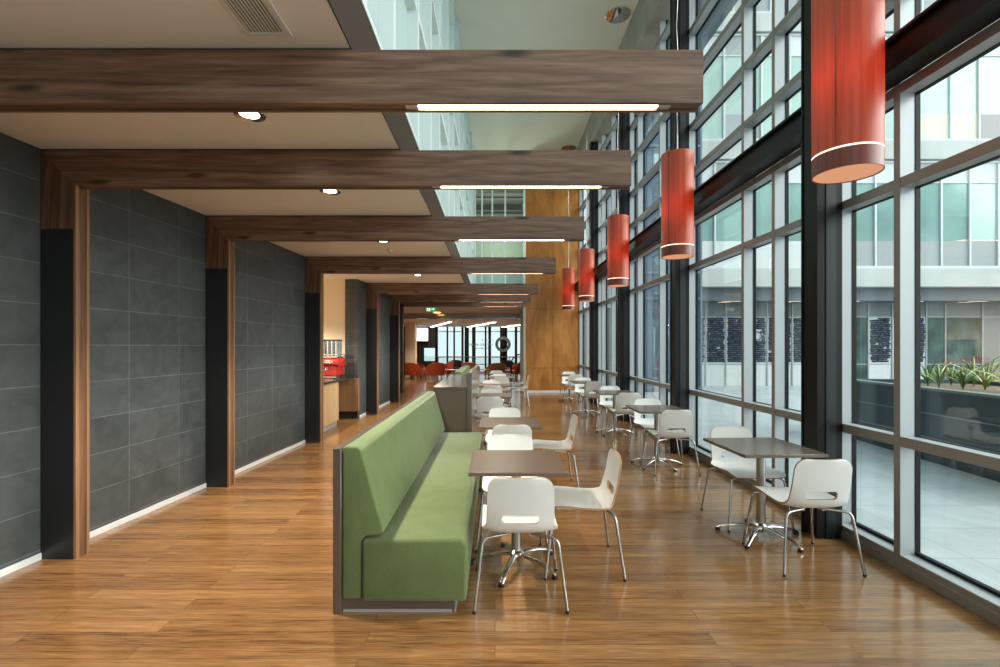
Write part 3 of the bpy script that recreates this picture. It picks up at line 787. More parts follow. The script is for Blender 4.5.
# ---------------------------------------------------------------- benches and the cabinet between them
def bench(y0, y1, label):
    t = thing('banquette_bench', label, 'bench', (-.55, y0, 0), 'green upholstered benches')
    MB().box(-.938, -.889, y0, y1, .0, .957, .003, 1).build('back_panel', 'panel_brown', t)
    n = max(1, round((y1-y0)/3.5))
    m = MB().prism([(-.886, .085), (-.775, .085), (-.772, .425), (-.752, .446), (-.655, .455), (-.645, .475), (-.775, .945), (-.80, .965), (-.870, .968), (-.886, .955)], 'y', y0+.004, y1-.004, .012, 3)
    m.build('backrest', 'green_fabric', t)
    m = MB().prism([(-.768, .075), (-.165, .075), (-.158, .40), (-.19, .438), (-.768, .432)], 'y', y0-.012, y1-.004, .022, 3)
    m.build('seat', 'green_fabric', t)
    MB().box(-.889, -.235, y0+.03, y1-.03, .012, .085).build('plinth', 'panel_brown', t)
    MB().box(-.885, -.25, y0+.024, y0+.032, 0.0, .014).box(-.24, -.228, y0+.03, y1-.03, 0.0, .014).build('plinth_strip', 'aluminium', t)
bench(2.745, 6.17, 'long green upholstered bench nearest us on the left')
bench(10.9, 14.4, 'far green bench showing only its top beyond the brown cabinet')
t = thing('divider_cabinet', 'brown laminate cabinet with raised divider panel behind the near green bench', 'cabinet', (-.55, 6.2, 0))
MB().box(-.80, -.372, 6.21, 8.78, .06, .99).build('body', 'panel_brown', t)
MB().box(-.78, -.39, 6.25, 8.75, 0, .06).build('plinth', 'dark_brown', t)
MB().box(-.812, -.370, 6.195, 8.79, .99, 1.015, .002, 1).build('worktop', 'panel_brown', t)
MB().box(-.368, -.303, 6.195, 8.79, 0, 1.197, .002, 1).build('divider_panel', 'panel_brown', t)

# ---------------------------------------------------------------- coffee counter
t = thing('service_counter', 'pale oak coffee counter with black stone top behind the fourth post', 'counter', (-3.3, 8.5, 0))
MB().box(-3.75, -3.06, 7.75, 9.3, .10, .86).build('counter_front', 'counter_oak', t)
MB().box(-3.72, -3.09, 7.78, 9.27, 0, .10).build('kickboard', 'aluminium', t)
MB().box(-3.80, -3.03, 7.72, 10.18, .86, .90, .004, 1).build('worktop', 'stone_black', t)
MB().box(-3.9, -2.91, 10.10, 10.195, .16, .86).build('end_panel', 'brown_ply', t)
MB().box(-3.8, -2.93, 10.11, 10.195, 0.0, .16).build('end_plinth', 'steel_plate', t)
CT = .90
x0, x1, y0, y1 = -4.02, -3.13, 9.46, 9.98
t = thing('espresso_machine', 'glossy red espresso machine on the black counter top', 'coffee machine', (-3.5, 9.7, CT))
MB().prism([(y0+.05, .05), (y1, .05), (y1, .42), (y0+.06, .42), (y0+.0, .36), (y0+.0, .29), (y0+.07, .24)], 'x', x0, x1-.05, .014, 3).xform(Matrix.Translation((0, 0, CT))).build('body', 'machine_red', t)
MB().prism([(y0-.015, .285), (y0+.05, .235), (y1+.01, .235), (y1+.01, .405), (y0+.055, .405), (y0-.015, .355)], 'x', x1-.06, x1, .012, 3).xform(Matrix.Translation((0, 0, CT))).build('side_cheek', 'machine_red', t)
MB().box(x0-.01, x1-.02, y0-.07, y1+.01, CT+.02, CT+.05, .004, 1).build('drip_tray', 'chrome', t)
for a in (x0+.05, x1-.08):
    for b in (y0+.03, y1-.06): MB().lathe([(0, 0), (.022, 0), (.018, .022), (0, .022)], (a, b, CT), 10).build('foot', 'black_rubber', t)
m = MB().box(x0, x1-.02, y0+.03, y1-.01, CT+.42, CT+.435)
m.tube([(x1-.03, y1-.02, CT+.43), (x1-.03, y1-.02, CT+.475), (x1-.03, y0+.04, CT+.475), (x0, y0+.04, CT+.475)], .006, 6)
m.build('cup_rail', 'chrome', t)
for gx_ in (-3.88, -3.62, -3.36):
    m = MB(); m.lathe([(0, 0), (.03, 0), (.033, .05), (0, .05)], (gx_, y0-.005, CT+.17), 12); m.tube([(gx_, y0, CT+.185), (gx_, y0-.13, CT+.17)], .011, 8); m.build('group_head', 'chrome', t)
m = MB().tube([(-3.40+.022*k, y0-.006, CT+.325+.016*math.sin(k*2.1)) for k in range(9)], .006, 5)
m.build('emblem', 'white_enamel', t)
for ry in (9.60, 9.72, 9.84):
    for k in range(8):
        gx_ = -3.20-k*.086
        hgt = 4 if k else 3.6
        gm = MB()
        for q in range(4):
            gm.lathe([(.028, q*.078), (.036, q*.078+.09), (.032, q*.078+.09), (.025, q*.078+.004)], (gx_, ry, CT+.437), 10)
        g = gm.build('stacked_glasses', 'cup_glass')
        tag(g, 'tall stacks of clear drinking glasses on top of the red espresso machine', 'glasses', 'glass stacks on the espresso machine')
        MB().lathe([(.0365, .316), (.0385, .33), (.036, .344), (.032, .33)], (gx_, ry, CT+.437), 10, True).build('rim', 'black_rubber', g)
lamp('recess_fill', 'SPOT', (-3.6, 8.6, CZ-.02), 200, (1, .90, .74), None, .06, math.radians(120))  # unseen spots added to brighten the counter recess, no fittings built
lamp('recess_fill', 'SPOT', (-4.6, 9.0, CZ-.02), 200, (1, .90, .74), None, .06, math.radians(120))

# ---------------------------------------------------------------- lounge beyond the opening
LY = 27.0
struct('ceiling_lounge', MB().box(-9, 1.2, YE+.19, 19.0, 2.86, 2.95).box(-9, 5, 19.1, LY+.1, 2.65, 2.75), 'ceiling_beige', 'pale ceiling of the lounge beyond the opening', 'ceiling')
struct('trim_4', MB().box(-9, 5, 19.0, 19.1, 2.64, 2.95), 'gloss_bulkhead', 'glossy grey bulkhead across the lounge ceiling', 'trim')
struct('wall_lounge', MB().box(-9.1, -9, YE, LY, 0, 3).box(-9, OX0-.3, YE+.0, YE+.2, 0, 3).box(1.0, 5, 17.9, 18.0, 0, 3).box(5, 5.1, 17.9, LY+.1, 0, 3), 'grey_plaster', 'plain side walls of the lounge', 'wall')
def zx(x, Y): return (x-495)*Y/475
def zz(y, Y): return H+(346-y)*Y/475
lamp('lounge_spot', 'SPOT', (zx(437, 18.3), 18.3, 2.78), 70, (1, .80, .60), None, .08, math.radians(150))
lamp('lounge_spot', 'SPOT', (-3.4, 20.6, 2.6), 90, (1, .88, .74), None, .08, math.radians(130))  # added spot without a fitting, brightens the dark lounge
w = thing('window_10', 'tall lounge windows at the far end with dark mullions', 'window', (0, LY, 0), kind='structure')
mu = MB()
for x, wd in ((436.5, .16), (447.4, .09), (454.2, .09), (462.5, .12), (466.7, .24), (473.8, .20), (485.6, .10), (489.7, .16), (503, .34), (506, .14), (516, .14), (524, .12), (532, .1), (545, .2), (560, .1)):
    X = zx(x, LY); mu.box(X-wd/2, X+wd/2, LY-.05, LY+.08, 0, 2.65)
mu.build('mullion', 'gasket_black', w)
MB().box(-3.4, 5, LY-.03, LY+.05, .0, .12).box(-3.4, 5, LY-.03, LY+.05, .48, .53).box(-3.4, 5, LY-.03, LY+.05, 2.35, 2.40).build('transom', 'frame_grey', w)
MB().box(-3.4, 5, LY+.05, LY+.06, 0, 2.65).build('pane', 'dimming_glass', w)
# dark wall at the left of the lounge with two bright openings
a, b = zx(424, LY), zx(435, LY)
m = MB().box(-9, a, LY, LY+.1, 0, 2.7).box(b, -3.36, LY, LY+.1, 0, 2.7).box(a, b, LY, LY+.1, zz(348, LY), 2.7).box(a, b, LY, LY+.1, 0, zz(361, LY))
struct('wall_lounge', m, 'dark_brown', 'dark wall at the left end of the lounge windows', 'wall')
struct('window_11', MB().box(a, b, LY+.04, LY+.05, zz(361, LY), zz(348, LY)), 'dimming_glass', 'small square window in the dark lounge wall', 'window')
TY = 26.6
t = thing('television', 'bright screen hung on the dark lounge wall beside the cream column', 'screen', (zx(422, TY), TY, zz(335, TY)))
MB().box(zx(415.5, TY), zx(428.5, TY), TY, TY+.08, zz(341.5, TY), zz(327.5, TY)).build('housing', 'gasket_black', t)
MB().box(zx(416, TY), zx(428, TY), TY-.012, TY, zz(341, TY), zz(328, TY)).build('display', 'screen_glow', t)
MB().box(zx(421, TY), zx(423, TY), TY+.08, LY, zz(337, TY), zz(333, TY)).build('bracket', 'gasket_black', t)
tag(MB().box(zx(405, 22.6), zx(415.3, 22.6), 22.6, 23.1, 0, 2.65, .02, 2).build('lounge_column', 'cream_wall'), 'square cream column in the lounge behind the orange armchairs', 'column', None, 'structure')
# rail across the windows
rl = thing('guard_rail', 'thin horizontal rail across the lounge windows', 'rail', (0, LY-.2, 0))
MB().tube([(-3.35, LY-.2, .93), (4.9, LY-.2, .93)], .03, 8).build('top_rail', 'panel_brown', rl)
m = MB()
for X in (-3.2, -1.2, .8, 2.8, 4.8): m.tube([(X, LY-.2, 0), (X, LY-.2, .92)], .02, 8)
m.build('rail_posts', 'satin_steel', rl)
# ring emblem and reversed lettering on the glass
t = thing('window_sign', 'dark ring emblem with reversed lettering on the lounge glass', 'sign', (zx(503, LY), LY-.08, zz(344.3, LY)))
cx, cz = zx(502.9, LY), zz(344.3, LY)
m = MB(); n = 40; ro, ri = .44, .275
vs = [[m.v((cx+r*math.cos(2*PI*k/n), yy, cz+r*math.sin(2*PI*k/n))) for k in range(n)] for r, yy in ((ro, LY-.08), (ri, LY-.08), (ri, LY-.06), (ro, LY-.06))]
for q in range(4):
    for k in range(n): m.face([vs[q][k], vs[q][(k+1) % n], vs[(q+1) % 4][(k+1) % n], vs[(q+1) % 4][k]])
m.build('ring', 'sign_grey', t)
m = MB()
for y, x0_, x1_, hh, st in ((340.2, 482, 493, .10, .12), (344.6, 469.5, 493.3, .13, .085), (348.4, 470.5, 493, .08, .075)):
    X = zx(x0_, LY); k = 0
    while X < zx(x1_, LY):
        z = zz(y, LY); wv = st*R.uniform(.55, .85)
        if R.random() < .88:
            m.box(X, X+.022, LY-.072, LY-.066, z-hh/2, z+hh/2*R.choice((1, 1, 1.5)))
            m.box(X, X+wv*.7, LY-.072, LY-.066, z-hh/2, z-hh/2+.022)
            if R.random() < .6: m.box(X+wv*.7-.02, X+wv*.7, LY-.072, LY-.066, z-hh/2, z+hh/2)
            if R.random() < .5: m.box(X, X+wv*.7, LY-.072, LY-.066, z+hh/2-.022, z+hh/2)
        X += st
m.build('lettering', 'sign_grey', t)
# linear lights in the lounge ceiling
for (xa, ya, xb, yb), l in zip(((-3.55, 26.4, -1.95, 20.8), (-1.5, 26.4, -.02, 21.2), (.42, 26.6, 1.25, 23.6)), ('left slanting strip light on the lounge ceiling', 'middle slanting strip light on the lounge ceiling', 'right slanting strip light on the lounge ceiling')):
    d = Vector((xb-xa, yb-ya, 0)).normalized(); s = Vector((-d.y, d.x, 0))*.06
    t = thing('strip_light', l, 'strip light', ((xa+xb)/2, (ya+yb)/2, 2.65), 'strip lights in the lounge')
    a, b = Vector((xa, ya, 0)), Vector((xb, yb, 0))
    MB().prism([(p.x, p.y) for p in (a-s, a+s, b+s, b-s)], 'z', 2.595, 2.605).build('tube_cover', 'lounge_glow', t)
    s *= 1.15
    MB().prism([(p.x, p.y) for p in (a-s, a+s, b+s, b-s)], 'z', 2.605, 2.65).build('housing', 'white_enamel', t)
# exit sign
EYY = 16.4
t = thing('exit_sign', 'green running man exit sign with arrow under the lounge ceiling', 'sign', (zx(431, EYY), EYY, zz(309, EYY)))
X0, X1, Z0, Z1 = zx(425.9, EYY), zx(435.9, EYY), zz(311.4, EYY), zz(306.9, EYY)
MB().box(X0, X1, EYY, EYY+.04, Z0, Z1).build('panel', 'exit_green', t)
m = MB().box(X0+.03, X0+.155, EYY-.004, EYY, Z0+.015, Z1-.015); m.build('doorway', 'exit_white', t)
m = MB(); cx = X0+.095; cz = (Z0+Z1)/2
m.lathe([(0, -.01), (.010, 0), (0, .01)], (cx+.01, EYY-.006, cz+.042), 8)
for p, q in (((0, .03), (-.012, -.01)), ((-.012, -.01), (.02, -.03)), ((.02, -.03), (.012, -.055)), ((-.012, -.01), (-.035, -.045)), ((0, .025), (.03, .005)), ((0, .025), (-.03, .01))):
    m.tube([(cx+p[0], EYY-.006, cz+p[1]), (cx+q[0], EYY-.006, cz+q[1])], .006, 6)
m.build('running_figure', 'exit_green', t)
ax = X0+.245
MB().prism([(ax-.06, cz-.014), (ax+.005, cz-.014), (ax+.005, cz-.048), (ax+.06, cz), (ax+.005, cz+.048), (ax+.005, cz+.014), (ax-.06, cz+.014)], 'y', EYY-.004, EYY).build('arrow', 'exit_white', t)
MB().tube([((X0+X1)/2, EYY+.02, Z1-.002), ((X0+X1)/2, EYY+.02, 2.862)], .008, 6).build('hanger', 'aluminium', t)
t = thing('ceiling_downlight', 'amber glowing downlight on the lounge ceiling below the exit sign', 'downlight', (zx(437, 18.3), 18.3, 2.86))
MB().lathe([(0, -.05), (.12, -.04), (.16, 0), (0, 0)], (zx(437, 18.3), 18.3, 2.86), 20).build('lens', 'amber_glow', t)
MB().lathe([(.16, -.012), (.185, -.008), (.185, 0), (.16, 0)], (zx(437, 18.3), 18.3, 2.86), 20).build('trim_ring', 'white_enamel', t)
t = thing('sprinkler_head', 'small white sprinkler under the lounge ceiling, right of the opening', 'sprinkler', (zx(511, 16.6), 16.6, 2.86))
MB().tube([(zx(511, 16.6), 16.6, 2.86), (zx(511, 16.6), 16.6, 2.80)], .015, 8).build('pipe', 'white_enamel', t)
MB().lathe([(0, -.075), (.04, -.07), (.04, -.062), (0, -.06)], (zx(511, 16.6), 16.6, 2.86), 12).build('deflector', 'white_enamel', t)
# armchairs
def armchair(x, y, deg, mat, label, group, s=1.0, wide=1.0):
    t = thing('tub_armchair', label, 'armchair', (0, 0, 0), group)
    m = MB(); n = 22
    ringo, ringi, boto, boti = [], [], [], []
    for k in range(n+1):
        a = -PI*1.06+PI*1.12*k/n      # the tub opens towards +y
        u = abs((a+PI/2)/(PI*.56))    # 0 at the back, 1 at the arm fronts
        hgt = .80-.20*max(0, min(1, (u-.25)/.5))**1.2-.05*max(0, u-.75)/.25
        co, si = math.cos(a), math.sin(a)
        sq = 1/max(abs(co), abs(si))**.45
        ro = .40*sq; ri = ro-.09
        fl = 1+.06
        boto.append(m.v((co*ro*wide*.92, si*ro*.92, .22))); boti.append(m.v((co*ri*wide*.92, si*ri*.92, .22)))
        ringo.append(m.v((co*ro*fl*wide, si*ro*fl, hgt-.02))); ringi.append(m.v((co*ri*fl*wide, si*ri*fl, hgt)))
    for k in range(n):
        m.face([boto[k], boto[k+1], ringo[k+1], ringo[k]]); m.face([boti[k], ringi[k], ringi[k+1], boti[k+1]])
        m.face([ringo[k], ringo[k+1], ringi[k+1], ringi[k]]); m.face([boto[k], boti[k], boti[k+1], boto[k+1]])
    for k in (0, n): m.face([boto[k], ringo[k], ringi[k], boti[k]])
    m.build('tub_back', mat, t, 60)
    MB().box(-.32*wide, .32*wide, -.31, .36, .20, .43, .04, 3).build('seat_cushion', mat, t)
    for sx in (-1, 1):
        for sy in (-1, 1): MB().tube([(sx*.29*wide, sy*.27, .21), (sx*.32*wide, sy*.30, 0)], [.026, .015], 8).build('leg', 'leg_wood', t)
    t.location = (x, y, 0); t.rotation_euler = (0, 0, math.radians(deg)); t.scale = (1, 1, 1)
    return t
OG = 'armchairs in the lounge'
armchair(zx(413.5, 21.9), 22.0, -20, 'orange_fabric', 'orange tub armchair at the left, in front of the cream column', OG)
armchair(zx(435.5, 21.9), 21.9, 22, 'orange_fabric', 'orange tub armchair with its back to us, left of the far green bench', OG, wide=1.12)
armchair(zx(419.5, 23.9), 23.6, -120, 'orange_fabric', 'orange tub armchair half hidden behind the leftmost orange one', OG)
armchair(zx(444.5, 23.4), 23.4, 70, 'orange_fabric', 'orange armchair peeking out behind the right side of the orange pair', OG)
armchair(zx(455.5, 25.2), 25.2, 180, 'dark_fabric', 'low dark brown armchair right of the orange chairs', OG, wide=1.1)
armchair(zx(471, 22.4), 22.4, -10, 'tan_fabric', 'tan tub armchair just above the far green bench', OG)
armchair(zx(496, 21.6), 21.6, 10, 'tan_fabric', 'tan tub armchair below the dark ring emblem', OG, wide=1.05)
armchair(zx(507.5, 24.6), 24.6, 180, 'dark_fabric', 'dark brown armchair partly hidden behind the right tan one', OG)
armchair(zx(515.5, 23.4), 23.4, 60, 'orange_fabric', 'red orange armchair at the right edge of the lounge opening', OG)
def ltable(x, y, w_, h_, label, mat):
    t = thing('coffee_table', label, 'table', (x, y, 0), 'coffee tables in the lounge')
    MB().box(x-w_/2, x+w_/2, y-.3, y+.3, h_-.03, h_, .004, 1).build('table_top', mat, t)
    for sx in (-1, 1):
        for sy in (-1, 1): MB().tube([(x+sx*(w_/2-.06), y+sy*.24, 0), (x+sx*(w_/2-.06), y+sy*.24, h_-.03)], .018, 8).build('leg', 'satin_steel', t)
ltable(zx(453, 23.4), 23.0, .62, .42, 'low white table between the orange and dark armchairs', 'table_white')
ltable(zx(483.8, 22.6), 22.6, .60, .45, 'low wooden table between the two tan armchairs', 'leg_wood')
ltable(zx(509, 22.8), 22.8, .55, .40, 'low white table by the right tan armchair', 'table_white')
HY = 17.6; hx = zx(511, HY)
t = thing('hand_rail', 'black handrail post standing at the right of the lounge opening', 'handrail', (hx, HY, 0))
MB().box(hx-.03, hx+.03, HY-.03, HY+.03, 0, .96).build('post', 'steel_black', t)
MB().tube([(hx, HY, .95), (hx+.08, HY, 1.10), (hx+.24, HY+.05, 1.22), (hx+.36, HY+.2, 1.24)], .022, 8).build('rail', 'steel_black', t)
MB().box(hx-.07, hx+.07, HY-.07, HY+.07, 0, .012).build('base_plate', 'steel_black', t)

# ---------------------------------------------------------------- outside
struct('ground', MB().box(2.96, 60, -30, 75, -.25, -.06).box(-40, 2.96, 27.2, 75, -.25, -.06), 'paving', 'pale blue grey stone paving of the courtyard', 'paving')
struct('trim_5', MB().box(3.05, 4.5, YB, YE, 7.95, 8.15), 'eave_grey', 'dark grey eave soffit outside the window', 'eave')
FY = 18.0
def fh(y): return H+(346-y)*FY/475
FX0, FX1 = 7.25, 30.0
bd = thing('office_building', 'white and green glazed office building across the courtyard', 'building', (FX0, FY, 0))
for k, lv in enumerate((3.79, 8.60, 13.41)):
    MB().box(FX0, FX1, FY-.12, FY+1.6, lv, lv+.68).build('floor_slab', 'facade_slab', bd)
    MB().box(FX0, FX1, FY-.05, FY+.15, lv+.68, lv+.79).build('sill_frame', 'facade_white', bd)
    xs_ = []; x = FX0+.35*k
    while x < FX1: xs_.append(x); x += [1.08, 1.08, 1.42][len(xs_) % 3]
    xs_.append(FX1)
    low, glass, topm = [MB() for _ in range(3)]; wh = MB(); ye = MB(); mi = MB()
    for j, (a, b) in enumerate(zip(xs_, xs_[1:])):
        z0 = lv+.79; z1 = lv+1.74; z2 = lv+3.95; z3 = lv+4.70
        tgt = low if k != 1 else (ye if (j % 3) and a > 12 else (low if j % 2 else mi))
        if k == 0 and a < 12.6: tgt = wh
        tgt.box(a, b, FY+.02, FY+.10, z0, z1)
        (glass if (k == 0 and (j % 5 != 4)) else mi).box(a, b, FY+.03, FY+.09, z1, z2)
        (wh if j % 3 != 1 else low).box(a, b, FY+.02, FY+.10, z2, z3)
    for mb_, nm, mt in ((low, 'grey_spandrel', 'facade_grey'), (wh, 'white_spandrel', 'facade_white'), (ye, 'yellow_spandrel', 'facade_yellow'), (glass, 'teal_window', 'facade_teal'), (mi, 'mint_window', 'facade_mint')):
        if len(mb_.bm.verts): mb_.build(nm, mt, bd)
    mu = MB()
    for a in xs_: mu.box(a-.035, a+.035, FY-.03, FY+.12, lv+.79, lv+4.72)
    mu.box(FX0, FX1, FY-.03, FY+.12, lv+4.70, lv+4.77).box(FX0, FX1, FY-.01, FY+.12, lv+3.93, lv+3.97)
    mu.build('window_frame', 'facade_white', bd)
GY = 19.2
def gx(x): return (x-495)*GY/475
def gh(y): return H+(346-y)*GY/475
MB().box(FX0, FX1, GY+.05, GY+.3, -.1, 3.79).build('ground_wall', 'facade_grey', bd)
MB().box(FX0, FX1, FY+.3, GY+.06, 3.3, 3.78).build('soffit', 'soffit_dark', bd)
wp = MB(); gp = MB(); dt = MB(); fr = MB()
cuts = [FX0, gx(705.6), gx(725.7), gx(746.5), gx(767), gx(792), gx(812), gx(832), gx(852), gx(868), gx(892), gx(909), gx(926), gx(945), gx(982), gx(1015), gx(1050), gx(1090), FX1]
for j, (a, b) in enumerate(zip(cuts, cuts[1:])):
    xm = 495+(a+b)/2*475/GY
    if 850 < xm < 868 or 926 < xm < 982: dt.box(a, b, GY, GY+.05, -.1, gh(317))
    elif xm > 982 and xm < 1015: gp.box(a, b, GY, GY+.05, -.1, gh(300))
    else: wp.box(a, b, GY, GY+.05, -.1, gh(317))
    gp.box(a, b, GY-.002, GY+.05, gh(316.5), gh(301))
    fr.box(a-.025, a+.025, GY-.03, GY+.05, -.1, gh(300))
fr.box(FX0, FX1, GY-.03, GY+.05, gh(301), gh(299)).box(FX0, FX1, GY-.015, GY+.05, gh(317.4), gh(316.4)).box(FX0, FX1, GY-.015, GY+.05, gh(364.6), gh(363.8))
wp.build('white_panel', 'facade_white', bd); gp.build('grey_panel', 'facade_grey_shade', bd); dt.build('dark_window', 'deep_teal', bd); fr.build('panel_frame', 'facade_grey', bd)
lm = MB()
for x in (8.9, 11.3, 13.5, 16.0, 18.5): lm.box(x, x+.75, FY+.55, FY+.59, 3.292, 3.30); lm.box(x, x+.5, FY+.95, FY+.98, 3.292, 3.30)
lm.build('soffit_light', 'ring_glow', bd)
al = ['leftmost navy block mosaic on the white courtyard wall', 'second navy block mosaic from the left, left of the narrow window posts', 'third navy block mosaic, behind the narrow window post', 'fourth navy block mosaic, with a plain ring in it', 'fifth navy block mosaic, seen left of the nearest black column',
      'sixth navy block mosaic, mostly behind the nearest black column', 'rounded navy block mosaic right of the nearest black column', 'navy block mosaic beside the dark courtyard window']
arts = [(gx(698), gx(704.8)), (gx(706.3), gx(724.8)), (gx(727), gx(745.8)), (gx(747.5), gx(766)), (gx(768), gx(791)), (gx(793), gx(811)), (gx(869.5), gx(891)), (gx(909.8), gx(925))]
for i, ((a, b), l) in enumerate(zip(arts, al)):
    t = MB(); z = gh(362); zt = gh(318)
    while z < zt:
        u = (z-gh(362))/(zt-gh(362)); rag = .05 if i < 6 else .12*(2*u-1)**2+.07
        x = a+R.uniform(0, rag); e = b-R.uniform(0, rag)
        while x < e-.03:
            w_ = min(R.choice((.06, .09, .13, .18)), e-x)
            if i == 3 and math.hypot((x+w_/2)-(a+b)/2, z-gh(336)) < .24: x += w_; continue
            dz = R.uniform(-.006, .006)
            if R.random() < .985: t.box(x, x+w_-.009, GY-R.uniform(.02, .05), GY+.002, z+dz, z+dz+R.uniform(.062, .074))
            x += w_
        z += .078
    if i == 3:
        for k in range(24):
            p = [Vector(((a+b)/2+.17*math.cos(2*PI*q/24), GY-.03, gh(336)+.17*math.sin(2*PI*q/24))) for q in (k, k+1)]
            t.tube(p, .016, 5)
    tag(t.build('wall_mosaic', 'mosaic_navy', None, 30), l, 'wall art', 'navy mosaics on the courtyard wall')
# darker wing of the neighbouring building
t = thing('office_wing', 'dark blue grey building wing seen through the third window bay', 'building', (6, 16.5, 0))
MB().box(4.75, 7.2, 16.52, 24, -.1, 16).build('wall', 'wing_glass', t)
m = MB()
for x in (4.78, 7.15): m.box(x-.03, x+.03, 16.46, 16.54, -.1, 16)
for z in (.1, 3.2, 4.1, 7.6, 8.5, 12.0): m.box(4.75, 7.2, 16.47, 16.54, z-.04, z+.04)
m.build('frame', 'wing_frame', t)

# planter with spiky plants
def P(x, y, z0=0.0):                    # point on the ground behind a pixel
    Y = (H-z0)*475/(y-346); return (x-495)*Y/475, Y
t = thing('planter', 'dark blue grey planter wall outside the nearest window', 'planter', (6.3, 6.5, -.06))
pa, pb = (5.86, 4.6), (6.30, 9.0)
d = Vector((pb[0]-pa[0], pb[1]-pa[1], 0)).normalized(); nn = Vector((d.y, -d.x, 0))
def strip(m, off0, off1, z0, z1, ext=0.0):
    q = [Vector((*pa, 0))+nn*off0-d*ext, Vector((*pb, 0))+nn*off0+d*ext, Vector((*pb, 0))+nn*off1+d*ext, Vector((*pa, 0))+nn*off1-d*ext]
    m.prism([(p.x, p.y) for p in q], 'z', z0, z1)
m = MB(); strip(m, 0, .10, -.06, .93); strip(m, 2.4, 2.5, -.06, .93)
for p0 in (pa, pb):
    q = Vector((*p0, 0)); e = q+nn*2.4; dd = d*.05
    m.prism([(v.x, v.y) for v in (q-dd, e-dd, e+dd, q+dd)], 'z', -.06, .93)
m.build('wall', 'planter_wall', t)
m = MB(); strip(m, -.012, .13, .93, .965, .06); m.build('coping', 'planter_cap', t)
m = MB()
for z in (.27, .60): strip(m, -.004, .0, z, z+.012)
m.build('joint_line', 'planter_cap', t)
m = MB(); strip(m, .10, 2.4, -.05, .86); m.build('soil', 'soil', t)
def leaf(m, base, az, ln, bend, w_):
    pts = []; dv = Vector((math.cos(az), math.sin(az), 0)); sd = Vector((-dv.y, dv.x, 0))
    prev = None; n = 7
    for k in range(n+1):
        u = k/n; p = base+dv*(ln*bend*u**1.6)+Vector((0, 0, ln*(u-.45*bend*u**2.4)))
        ww = w_*math.sin(PI*min(1, .18+u*.82))**.7 if k < n else .002
        ring = [m.v(p+sd*ww), m.v(p+Vector((0, 0, .006))-dv*.012), m.v(p-sd*ww), m.v(p-Vector((0, 0, .004))-dv*.016)]
        if prev:
            for e in range(4): m.face([prev[e], prev[(e+1) % 4], ring[(e+1) % 4], ring[e]])
        prev = ring
spots = [(928, 386), (939, 388), (951, 385), (963, 389), (974, 386), (985, 390), (996, 387), (1008, 392), (1022, 394), (918, 383)]
words = ['just right of the thick window mullion', 'second from the left, short and broad', 'third from the left, upright', 'under the grey courtyard panel, bright green', 'the tallest of the row', 'low and dark, right of the tallest', 'at the right edge of the photo', 'beyond the right edge, near end', 'at the near planter end', 'half hidden behind the thick window mullion']
for i, (px, py) in enumerate(spots):
    Y = (H-.86)*475/(py-346); X = (px-495)*Y/475
    X += .0
    base = Vector((X, Y, .86))
    # keep the plant inside the bed
    rel = base-Vector((*pa, 0)); off = rel.dot(nn); al_ = rel.dot(d)
    off = min(max(off, .3), 2.1); al_ = min(max(al_, .3), 4.2)
    base = Vector((*pa, 0))+nn*off+d*al_; base.z = .855
    m = MB(); big = 1.35 if i == 4 else 1.0
    for k in range(13):
        leaf(m, base, 2*PI*k/13+R.uniform(-.2, .2), R.uniform(.30, .56)*big, R.uniform(.2, 1.0), R.uniform(.011, .019))
    t = m.build('spiky_plant', 'leaf_green' if i % 3 else 'leaf_dark', None, 0)
    tag(t, 'spiky green plant in the courtyard planter, '+words[i], 'plant', 'spiky plants in the planter')
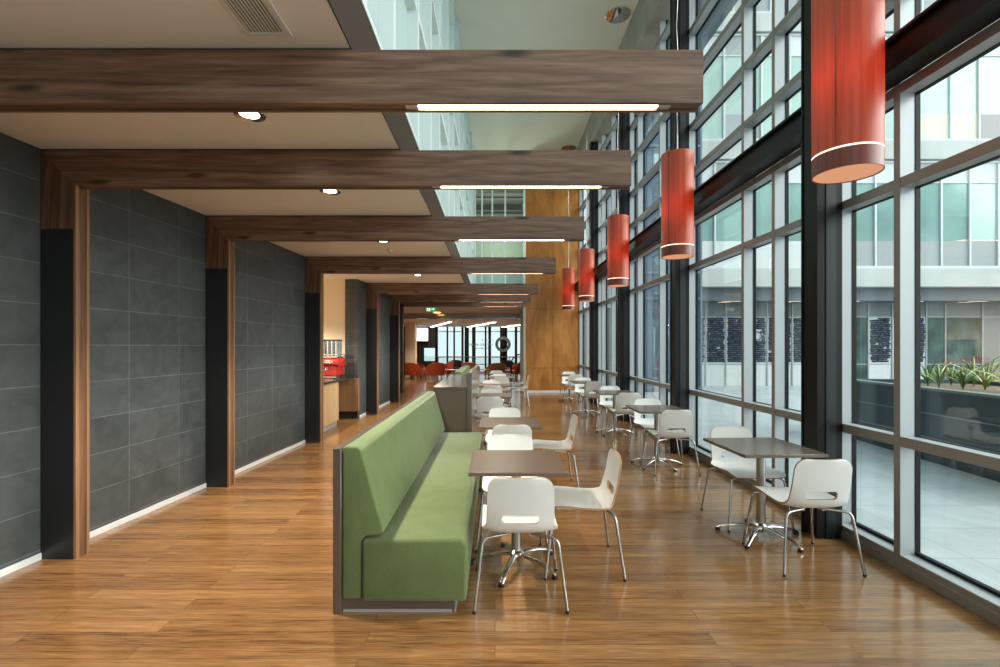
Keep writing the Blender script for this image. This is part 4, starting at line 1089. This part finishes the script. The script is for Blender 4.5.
# bare twiggy tree at the right edge
t = thing('bare_tree', 'leafless twiggy tree at the right edge in the courtyard', 'tree', (13.6, 12.4, -.06))
m = MB(); tw = MB()
def branch(mb, p, dv, ln, r, depth):
    pts = [p.copy()]; q = p.copy(); v = dv.normalized()
    for k in range(5):
        v = (v+Vector((R.uniform(-.16, .16), R.uniform(-.16, .16), R.uniform(-.02, .14)))).normalized(); q = q+v*ln/5; pts.append(q.copy())
    (m if depth == 0 else tw).tube(pts, [r*(1-.13*k) for k in range(6)], 6)
    if depth < 3:
        for k in range(3 if depth else 7):
            a = pts[R.randint(2, 5)]
            branch(tw, a, (v+Vector((R.uniform(-1.0, 1.0), R.uniform(-.7, .7), R.uniform(-.1, .5)))), ln*R.uniform(.5, .75), r*.42, depth+1)
branch(m, Vector((13.6, 12.4, -.06)), Vector((0, 0, 1)), 2.6, .05, 0)
m.build('trunk', 'bark', t); tw.build('branches', 'bark', t)

# ---------------------------------------------------------------- light
wd = bpy.data.worlds.new('overcast'); sc.world = wd; wd.use_nodes = True
bg = wd.node_tree.nodes['Background']; bg.inputs['Color'].default_value = (.82, .93, 1.0, 1); bg.inputs['Strength'].default_value = 1.0
sl = bpy.data.lights.new('soft_sun', 'SUN'); sl.energy = 3.0; sl.angle = math.radians(60); sl.color = (1, .97, .92)
so = bpy.data.objects.new('soft_sun', sl); COL.objects.link(so)
so.rotation_euler = Vector((-.85, .25, -.42)).to_track_quat('-Z', 'Y').to_euler()

# ---------------------------------------------------------------- camera
cd = bpy.data.cameras.new('camera'); cam = bpy.data.objects.new('camera', cd); COL.objects.link(cam)
cam.location = (0, 0, H); cam.rotation_euler = (PI/2, 0, 0)
cd.sensor_fit = 'HORIZONTAL'; cd.sensor_width = 36; cd.lens = 475*36/1000; cd.shift_x = .005; cd.shift_y = .0125
cd.clip_start = .05; cd.clip_end = 300
sc.camera = cam
vs_ = sc.view_settings
sc.display_settings.display_device = 'sRGB'
vs_.view_transform = 'Standard'; vs_.look = 'None'; vs_.gamma = 1; vs_.use_curve_mapping = False
vs_.exposure = 1.0
cy = sc.cycles
cy.use_denoising = True; cy.max_bounces = 10; cy.diffuse_bounces = 6; cy.glossy_bounces = 5; cy.transparent_max_bounces = 24
cy.caustics_reflective = False; cy.caustics_refractive = False; cy.sample_clamp_indirect = 6
